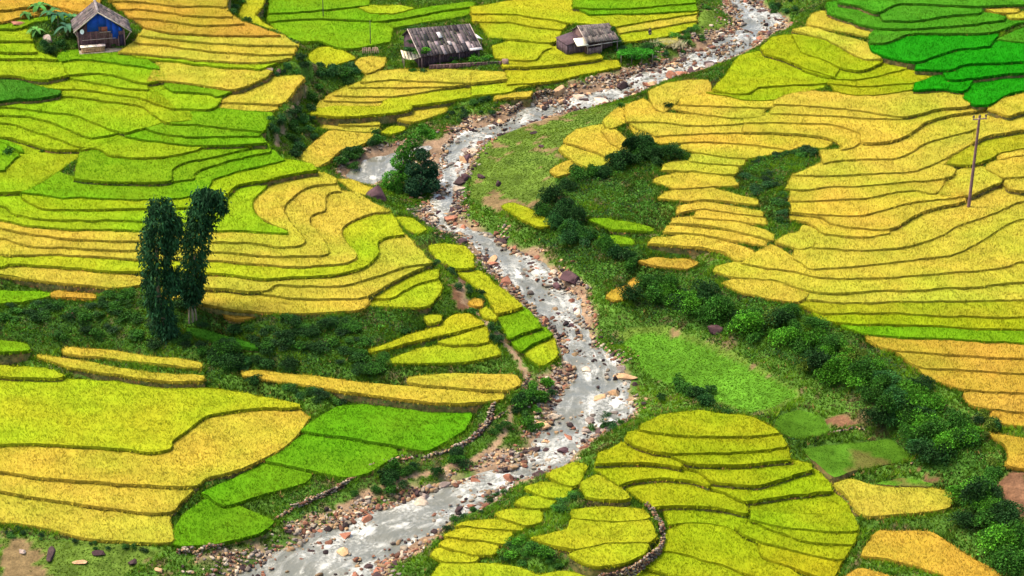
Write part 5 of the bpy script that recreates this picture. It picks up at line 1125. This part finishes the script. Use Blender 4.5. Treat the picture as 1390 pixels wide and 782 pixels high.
# --- the farmhouse with the blue sheeting
w = hit([(139, 69)])[0]
w = w + np.array([0, 0, .35]); h1 = empty('farmhouse', w, math.radians(-0) + math.radians(14)); h1.scale = (1.17, 1.17, 1.17); tag(h1, 'wooden farmhouse with blue sheeting on its gable and grey shingle roof', 'house')
XA, ZR = -.25, 5.25
put('wall', tri_wall(-3, 3, -.5, 2.35, 4.95, XA, 0, 24) + [slab((-3, y0, -.5), (-3, y0 + .38, -.5), (-3, y0 + .38, 2.35), (-3, y0, 2.35), .04, jit()) for y0 in np.arange(0, 3.6, .4)] + [slab((3, y0 + .38, -.5), (3, y0, -.5), (3, y0, 2.35), (3, y0 + .38, 2.35), .04, jit()) for y0 in np.arange(1.0, 3.6, .4)] + tri_wall(-3, 3, -.5, 2.35, 4.95, XA, 3.8, 12), M_WOOD, (.110, .058, .052), h1)
roof1 = put('roof', boards((XA, -.55, ZR), (XA, 4.3, ZR), (3.95, -.55, 2.25), (3.95, 4.3, 2.25), 9, 7, .05, .3)[::1] + boards((XA, 4.3, ZR), (XA, -.55, ZR), (-3.55, 4.3, 2.75), (-3.55, -.55, 2.75), 9, 6, .05, .3), M_WOOD, (.085, .066, .056), h1)
put('ridge_cap', [bx((XA, 1.87, ZR + .05), (.34, 4.9, .08))], M_WOOD, (.17, .14, .12), roof1)
put('barge_board', [slab((XA, -.6, ZR + .02), (3.98, -.6, 2.25), (3.98, -.6, 2.08), (XA, -.6, ZR - .16), .05), slab((-3.58, -.6, 2.75), (XA, -.6, ZR + .02), (XA, -.6, ZR - .16), (-3.58, -.6, 2.58), .05)], M_WOOD, (.42, .35, .27), h1)
put('blue_sheet', [slab((-1.75, -.06, 2.45), (-.3, -.06, 2.45), (-.3, -.06, 4.85), (-1.75, -.06, 3.62), .02), slab((-.28, -.065, 3.05), (.75, -.065, 2.95), (.75, -.065, 4.25), (-.28, -.065, 4.85), .02, (.93, .93, 1)),
                   slab((.77, -.06, 2.35), (1.45, -.06, 1.95), (1.45, -.06, 3.7), (.77, -.06, 4.25), .02), slab((1.47, -.065, 1.2), (2.25, -.065, 1.25), (2.25, -.065, 2.95), (1.47, -.065, 3.65), .02, (.9, .95, 1)), slab((2.27, -.06, 2.2), (2.8, -.06, 2.25), (2.8, -.06, 2.5), (2.27, -.06, 2.95), .02)], M_PLAIN, (.006, .048, .27), h1)
put('shutter', [slab((.1, -.09, 2.3), (.85, -.09, 2.3), (.85, -.09, 2.98), (.1, -.09, 2.98), .03)], M_WOOD, (.24, .075, .05), h1)
for nm, c, s_ in [('rail', (-.3, -.1, 1.35), (4.4, .07, .07)), ('rail', (.55, -.12, 2.28), (1.5, .07, .09)), ('corner_post', (3.0, -.08, 1.0), (.14, .14, 2.9)), ('corner_post', (-3.0, -.08, 1.0), (.14, .14, 2.9)), ('corner_post', (2.2, -.1, .6), (.08, .08, 2.0))]:
    put(nm, [bx(c, s_)], M_WOOD, (.34, .25, .19) if nm == 'rail' else (.2, .12, .1), h1)
put('door_gap_shade', [bx((2.6, -.06, .7), (.55, .05, 2.1))], M_WOOD, (.030, .020, .03), h1)  # dark panel for the open gap, its inner shade put into the colour
put('eave_strut', [slab((3.75, -.45, 2.15), (3.85, -.45, 2.15), (3.2, -.25, 1.1), (3.1, -.25, 1.1), .08)], M_WOOD, (.32, .24, .17), h1)
put('eave_strut', [slab((-3.45, -.45, 2.65), (-3.35, -.45, 2.65), (-2.95, -.2, 1.6), (-3.05, -.2, 1.6), .08)], M_WOOD, (.36, .28, .2), h1)
th = np.linspace(0, 2 * PI, 17)[:-1]
dv = np.vstack([[(-2.45, -.22, 2.6)], np.stack([-2.45 + .26 * np.cos(th), np.full(16, -.30), 2.6 + .34 * np.sin(th)], 1), [(-2.45, -.16, 2.6)], np.stack([-2.45 + .26 * np.cos(th), np.full(16, -.27), 2.6 + .34 * np.sin(th)], 1)])
dt = np.array([(0, 1 + i, 1 + (i + 1) % 16) for i in range(16)] + [(17, 18 + (i + 1) % 16, 18 + i) for i in range(16)])
put('satellite_dish', [(dv, None, dt)], M_PLAIN, (.75, .74, .70), h1)
put('plinth', [bx((.1, -.75, -.35), (6.3, 1.4, .75))], M_STONES, (1, 1, 1), h1).data.attributes['Col'].data.foreach_set('color', np.tile([.22, .17, .11, 1.0], 8).astype(np.float32))
def local(parent, x, y, z):
    x, y, z = (q * parent.scale[0] for q in (x, y, z)); a = parent.rotation_euler[2]; return (parent.location[0] + x * math.cos(a) - y * math.sin(a), parent.location[1] + x * math.sin(a) + y * math.cos(a), parent.location[2] + z)
cr = empty('wooden_crate', local(h1, -1.25, -1.0, .03), math.radians(14)); tag(cr, 'slatted wooden crate with a pale board lid against the farmhouse wall', 'crate')
put('box', [bx((x, -.4, .42), (.3, .05, .85), col=jit(.15)) for x in np.arange(-1.6, 1.61, .34)] + [bx((0, .35, .42), (3.4, .05, .85)), bx((-1.72, 0, .42), (.05, .8, .85)), bx((1.72, 0, .42), (.05, .8, .85)), bx((0, -.44, .62), (3.4, .05, .09)), bx((0, -.44, .2), (3.4, .05, .09))], M_WOOD, (.40, .22, .10), cr)
put('lid', [bx((x, 0, .92 + .02 * (i % 2)), (1.3, 1.1, .05), col=jit(.08)) for i, x in enumerate((-1.25, 0, 1.25))], M_WOOD, (.62, .52, .36), cr)

# --- hut with the broad grey roof
w = hit([(597, 74)])[0]
h2 = empty('large_hut', w, math.radians(24)); tag(h2, 'long weathered hut with a broad patched grey plank roof', 'hut')
zl, zr, el, er = 4.75, 4.15, 1.9, 1.55
rf2 = put('roof', boards((-5.3, 0, zl), (5.0, 0, zr), (-5.4, -5.3, el), (5.1, -5.3, er), 19, 4, .05, .34, .05, .05) + boards((5.0, 0, zr), (-5.3, 0, zl), (5.1, 3.2, 2.2), (-5.2, 3.2, 2.6), 19, 3, .05, .3), M_WOOD, (.056, .044, .040), h2)
put('roof_sheet', [slab((-1.15, -1.35, 4.02), (-.5, -1.35, 3.98), (-.45, -2.4, 3.40), (-1.1, -2.4, 3.44), .03)], M_PLAIN, (.36, .33, .30), rf2)
put('roof_sheet', [slab((3.0, -4.9, 1.92), (5.0, -4.9, 1.84), (5.0, -5.35, 1.60), (3.0, -5.35, 1.68), .03)], M_PLAIN, (.32, .29, .26), rf2)
put('roof_sheet', [slab((-.1, -3.2, 3.0), (.5, -3.2, 2.97), (.55, -3.9, 2.58), (0, -3.9, 2.6), .03)], M_PLAIN, (.26, .23, .21), rf2)
put('barge_board', [slab((-5.45, -5.35, el), (-5.45, 0, zl + .08), (-5.45, 0, zl - .12), (-5.45, -5.35, el - .2), .08)], M_WOOD, (.36, .29, .23), h2)
put('barge_board', [slab((5.15, 0, zr + .08), (5.15, -5.35, er), (5.15, -5.35, er - .2), (5.15, 0, zr - .12), .08)], M_WOOD, (.28, .22, .18), h2)
put('wall', [slab((x, -4.3, -.6), (x + .38, -4.3, -.6), (x + .38, -4.3, 2.1), (x, -4.3, 2.1), .05, jit()) for x in np.arange(-4.9, 4.6, .4)] +
    [slab((-4.9, y + .38, -.6), (-4.9, y, -.6), (-4.9, y, zl - .15 - abs(y) * .52), (-4.9, y + .38, zl - .15 - abs(y + .38) * .52), .05, jit()) for y in np.arange(-4.3, 2.6, .4)] + [slab((4.6, y, -.6), (4.6, y + .38, -.6), (4.6, y + .38, 1.9), (4.6, y, 1.9), .05, jit()) for y in np.arange(-4.3, 2.6, .4)], M_WOOD, (.060, .036, .040), h2)
for sg in (-5.0, -2.0, 1.3, 4.6): put('post', [bx((sg, -4.9, .6), (.13, .13, 2.6))], M_WOOD, (.14, .09, .08), h2)
g = np.linspace(0, 1, 6)
put('porch_roof', [slab((-7.6 + 2.6 * a, -3.6 - .6 * a, 1.45 - .75 * math.sin(PI * a) * .5), (-7.6 + 2.6 * b_, -3.6 - .6 * b_, 1.45 - .75 * math.sin(PI * b_) * .5), (-7.3 + 2.6 * b_, -1.8 - .4 * b_, 2.15 - .75 * math.sin(PI * b_) * .5), (-7.3 + 2.6 * a, -1.8 - .4 * a, 2.15 - .75 * math.sin(PI * a) * .5), .04, jit(.08)) for a, b_ in zip(g[:-1], g[1:])], M_WOOD, (.52, .45, .27), h2)
for xx, yy in ((-7.4, -3.4), (-5.2, -4.0), (-7.1, -2.0)): put('porch_post', [bx((xx, yy, .3), (.1, .1, 2.2))], M_WOOD, (.16, .11, .09), h2)
put('awning', [slab((4.9, -1.6, 2.55), (6.9, -1.2, 1.75), (6.8, .9, 1.85), (4.9, .8, 2.9), .03)], M_PLAIN, (.66, .62, .50), h2)
put('awning_post', [bx((6.7, -1.0, .6), (.09, .09, 2.4))], M_WOOD, (.16, .11, .09), h2)
lw = empty('low_wall', local(h2, 1.6, -7.0, 0), math.radians(9)); lw.location[2] = float(gz([lw.location[:2]])[0]); tag(lw, 'low brown earth and plank wall in front of the large hut', 'wall')
put('planks', [bx((x, rng.normal(0, .03), .30), (.5, .12, .95), ry=rng.normal(0, .02), col=jit(.2)) for x in np.arange(-5.6, 5.7, .52)], M_WOOD, (.115, .062, .052), lw)
put('top_rail', [bx((0, -.08, .72), (11.6, .1, .09))], M_WOOD, (.17, .11, .09), lw)
put('end_block', [bx((6.1, 0, .42), (.9, .8, 1.15))], M_WOOD, (.20, .125, .085), lw)
for k, (x, y, z, r, c) in enumerate([(-6.2, -2.6, 2.0, 1.5, 'blue'), (-5.2, -3.6, 2.0, 1.3, 'mid'), (-4.6, -4.6, 2.0, 1.0, 'mid'), (-5.4, -1.8, 2.9, 1.1, 'blue'), (-4.0, -4.2, 2.35, .9, 'bright')]):
    shrub(local(h2, x, y, z), r, c, ['thickest creeper mound on the porch of the large hut', 'creeper hanging between porch and roof of the large hut', 'creeper spilling on the lower roof corner of the large hut', 'bluish creeper climbing the gable of the large hut', 'bright creeper sprig on the plank roof'][k], 'creepers on the large hut', 'creeper', .6, 'creeper', False)
for x, y, r, c, lab in [(3.6, -6.0, 1.5, 'bright', 'tall bright weeds at the right end of the low hut wall'), (5.4, -6.2, 1.2, 'bright', 'bright weeds at the corner of the low hut wall'), (-5.2, -5.6, 1.3, 'blue', 'dark leafy cabbage bed left of the low hut wall'),
                         (-6.6, -5.0, 1.1, 'mid', 'leafy plants under the porch of the large hut'), (-3.9, -6.0, 1.0, 'dark', 'dark leafy plants at the left end of the low hut wall'), (.2, -5.7, .7, 'mid', 'low weeds behind the middle of the low hut wall')]:
    q = np.array(local(h2, x, y, 0)); q[2] = gz([q[:2]])[0]; shrub(q, r, c, lab, None, 'shrub', .9, 'bush', False)
# --- smaller hut
w = hit([(806, 62)])[0]
h3 = empty('small_hut', w, math.radians(26)); tag(h3, 'small hut with a grey roof, pale awning and front rail near the river', 'hut')
put('roof', boards((-2.9, 0, 3.75), (2.7, 0, 3.35), (-3.0, -3.3, 1.95), (2.8, -3.3, 1.65), 16, 3, .05, .2) + boards((2.7, 0, 3.35), (-2.9, 0, 3.75), (2.8, 2.6, 1.9), (-2.9, 2.6, 2.2), 14, 2, .05, .2), M_WOOD, (.098, .080, .064), h3)
put('barge_board', [slab((-3.05, -3.35, 1.97), (-3.05, 0, 3.83), (-3.05, 0, 3.66), (-3.05, -3.35, 1.8), .07)], M_WOOD, (.34, .28, .22), h3)
put('wall', [slab((-2.7, y + .28, -.6), (-2.7, y, -.6), (-2.7, y, 3.6 - abs(y) * .57), (-2.7, y + .28, 3.6 - abs(y + .28) * .57), .05, jit()) for y in np.arange(-2.8, 2.3, .3)] + [slab((x, -1.6, -.6), (x + .28, -1.6, -.6), (x + .28, -1.6, 2.4), (x, -1.6, 2.4), .05, jit()) for x in np.arange(-2.7, 2.4, .3)] + [slab((2.5, y, -.6), (2.5, y + .28, -.6), (2.5, y + .28, 1.8), (2.5, y, 1.8), .05, jit()) for y in np.arange(-1.6, 2.3, .3)], M_WOOD, (.115, .070, .055), h3)
put('rail', [bx((.2, -3.0, 1.25), (6.2, .08, .09))], M_WOOD, (.48, .42, .36), h3)
put('low_planking', [bx((x, -2.95, .2), (.3, .06, 1.2), col=jit()) for x in np.arange(-2.6, -.2, .32)], M_WOOD, (.12, .08, .07), h3)
for xx in (-2.7, -.2, 2.6): put('post', [bx((xx, -3.0, .6), (.12, .12, 2.5))], M_WOOD, (.20, .15, .12), h3)
put('awning', [slab((-4.6, -3.1, 1.55), (-2.75, -3.4, 1.55), (-2.75, -1.6, 2.25), (-4.4, -1.4, 2.25), .04)], M_PLAIN, (.70, .62, .42), h3)
put('lean_to', [slab((-5.6, y, -.5), (-5.6, y + .28, -.5), (-5.6, y + .28, 1.5), (-5.6, y, 1.5), .05, jit()) for y in np.arange(-1.6, 2.0, .3)] + [slab((x, -1.65, -.5), (x + .28, -1.65, -.5), (x + .28, -1.65, 1.5), (x, -1.65, 1.5), .05, jit()) for x in np.arange(-5.6, -2.8, .3)] + [slab((-5.75, -1.8, 1.5), (-2.8, -1.8, 2.0), (-2.8, 2.2, 2.1), (-5.75, 2.2, 1.55), .06, (.8, .75, .75))], M_WOOD, (.085, .055, .058), h3)
shrub(local(h3, 2.7, -1.2, 2.3), 1.0, 'mid', 'green creeper over the right roof end of the small hut', None, 'creeper', 1.1, 'creeper', False)
shrub(local(h3, 2.9, -2.6, 1.2), .8, 'mid', 'green creeper hanging at the right corner post of the small hut', None, 'creeper', 1.2, 'creeper', False)

# --- fence of stakes, trellis, stalks
w = hit([(503, 74)])[0]; fe = empty('stake_fence', w, math.radians(4)); tag(fe, 'short fence of upright pale stakes left of the large hut', 'fence')
for k, x in enumerate(np.arange(-1.2, 1.25, .3)): put('stake', [bx((x, 0, .35), (.11, .1, 1.3 + .25 * rng.random()), ry=rng.normal(0, .08), col=jit(.15))], M_WOOD, (.36, .22, .15), fe)
put('cross_rail', [bx((0, .09, .55), (2.7, .05, .08))], M_WOOD, (.25, .16, .11), fe)
w = hit([(862, 83)])[0]; tr_ = empty('vine_trellis', w, math.radians(8)); tag(tr_, 'bright green vine trellis on posts beside the river bank', 'trellis')
m = 5200; q = rng.uniform(-1, 1, (m, 2)); q = q[(np.abs(q) ** 3).sum(1) < 1]; m = len(q)
pz = 1.35 + .18 * noise(q * 3, 1.4, 3, 1) + .12 * rng.random(m); e = np.abs(q).max(1); pz -= np.where(e > .86, rng.random(m) * .7, 0)
V, Qd = quads_leaf(np.c_[q[:, 0] * 2.9, q[:, 1] * 1.7, pz], rng.normal(size=(m, 3)), .22 * rng.uniform(.6, 1.3, m), .16, .1); tc = np.repeat(np.clip(1 + .25 * rng.normal(size=m), .4, 1.7)[:, None] * np.ones(3), 4, 0)
o = pmesh('foliage', V, quads=Qd, cols=tc, mats=[M_LEAF], parent=tr_); o.color = (.040, .200, .012, 1)
for x in (-2.5, -.8, .8, 2.5):
    for y in (-1.4, 1.4): put('post', [bx((x, y, .5), (.09, .09, 1.8))], M_WOOD, (.12, .09, .07), tr_)
w = hit([(903, 62)])[0]; m = 420; q = rng.normal(0, 1, (m, 2)) * np.array([1.3, .6])
v, t, c = tufts(q, np.zeros(m), .85, .05, 1.0, np.clip(rng.uniform(.6, 1.2, (m, 1)) * np.ones(3), 0, 2), 3, .1)
o = pmesh('stalk_heap', v, tris=t, cols=c, mats=[M_RICE]); o.location = w; o.color = (.58, .46, .30, 1); tag(o, 'heap of pale dry stalks beside the standing person', 'stalks')

# --- poles
def rod(path, r0, r1, n_=8, seg=10): 
    p = np.array(path, float); t = np.linspace(0, 1, n_)[:, None]; return tube(p[0] * (1 - t) + p[1] * t, np.linspace(r0, r1, n_), seg)
w, s, sv = px_frame((1314, 287)); up = empty('utility_pole', w); tag(up, 'tall dark utility pole with a crossarm on the golden slope', 'utility pole')
HT = (287 - 163) / sv; dx = 4 / s
v, q, t = rod([(0, 0, -.6), (dx, 0, HT)], .24, .15, 12); put('pole', [(v, q, t)], M_BARK, (.115, .062, .058), up)
put('crossarm', [bx((dx, -.18, HT - .35), (1.9, .12, .14), ry=-.10)], M_WOOD, (.22, .15, .12), up)
for k, x in enumerate((-.8, 0, .8)):
    pr = [rod([(dx + x, -.18, HT - .3 + x * .10), (dx + x, -.18, HT + .05 + x * .10)], .05, .05, 3, 8), rod([(dx + x, -.18, HT - .05 + x * .10), (dx + x, -.18, HT + .22 + x * .10)], .17, .10, 4, 8)]
    put('insulator', pr, M_PLAIN, (.05, .035, .03), up)
for (px, py), hh, lab in [((439, 30), 6.5, 'thin dark pole standing in the green terrace at the top edge'), ((503, 64), 4.4, 'thin bamboo pole standing behind the stake fence')]:
    w, s, sv = px_frame((px, py)); v, q, t = rod([(0, 0, -.4), (.03, 0, hh)], .075, .05, 6); o = put('thin_pole', [(v, q, t)], M_BARK, (.07, .06, .035)); o.location = w; tag(o, lab, 'pole')

# --- the person standing on the bank
def skinned(name, pts, edges, rad, m, color, parent, sub=2, root=0):
    me = bpy.data.meshes.new(name); me.from_pydata(pts, edges, []); ob = bpy.data.objects.new(name, me); COL.objects.link(ob)
    md = ob.modifiers.new('s', 'SKIN'); md.use_smooth_shade = True; sub_ = ob.modifiers.new('u', 'SUBSURF'); sub_.levels = sub_.render_levels = sub
    for i, r in enumerate(rad): me.skin_vertices[0].data[i].radius = (r, r) if not isinstance(r, tuple) else r; me.skin_vertices[0].data[i].use_root = i == root
    dg = bpy.context.evaluated_depsgraph_get(); ev = bpy.data.meshes.new_from_object(ob.evaluated_get(dg)); bpy.data.objects.remove(ob)
    ev.materials.clear(); ev.materials.append(m); n2 = bpy.data.objects.new(name, ev); COL.objects.link(n2); n2.color = (*color, 1); n2.parent = parent
    at = ev.attributes.new('Col', 'FLOAT_COLOR', 'POINT'); at.data.foreach_set('color', np.ones(len(ev.vertices) * 4, np.float32)); return n2
w = hit([(882, 53)])[0]; pe = empty('person', w, .3); tag(pe, 'person in dark clothes standing on the bank above the vine trellis', 'person')
body = [(0, 0, .92), (0, 0, 1.12), (0, .01, 1.32), (0, .01, 1.43), (0, -.01, 1.50), (0, -.02, 1.60), (0, -.02, 1.68), (.19, .01, 1.37), (.25, -.01, 1.10), (.24, -.10, .88), (.235, -.13, .80), (-.19, .01, 1.37), (-.25, .0, 1.10), (-.22, -.12, .90), (-.215, -.15, .82), (.10, 0, .86), (.11, -.02, .48), (.11, .02, .08), (.12, -.12, .03), (-.10, 0, .86), (-.12, .0, .48), (-.12, .04, .08), (-.13, -.10, .03)]
be = [(0, 1), (1, 2), (2, 3), (3, 4), (4, 5), (5, 6), (3, 7), (7, 8), (8, 9), (9, 10), (3, 11), (11, 12), (12, 13), (13, 14), (0, 15), (15, 16), (16, 17), (17, 18), (0, 19), (19, 20), (20, 21), (21, 22)]
skinned('body', body, be, [(.14, .11), (.13, .10), (.16, .11), (.09, .08), .05, (.075, .09), (.06, .07), .06, .045, .035, .03, .06, .045, .035, .03, .085, .06, .042, .035, .085, .06, .042, .035], M_PLAIN, (.36, .22, .15), pe)
skinned('jacket', [body[i] for i in (0, 1, 2, 3, 7, 8, 9, 11, 12, 13)], [(0, 1), (1, 2), (2, 3), (3, 4), (4, 5), (5, 6), (3, 7), (7, 8), (8, 9)], [(.18, .14), (.155, .125), (.185, .135), (.11, .10), .078, .062, .05, .078, .062, .05], M_PLAIN, (.020, .016, .028), pe)
skinned('trousers', [(0, 0, .93), (.10, 0, .84), (.11, -.02, .48), (.11, .02, .12), (-.10, 0, .84), (-.12, 0, .48), (-.12, .04, .12)], [(0, 1), (1, 2), (2, 3), (0, 4), (4, 5), (5, 6)], [(.15, .12), .10, .08, .065, .10, .08, .065], M_PLAIN, (.030, .028, .05), pe)
skinned('hair', [(0, .01, 1.63), (0, .0, 1.70), (0, -.03, 1.735)], [(0, 1), (1, 2)], [(.085, .08), (.08, .09), (.05, .06)], M_PLAIN, (.012, .010, .010), pe, root=1)
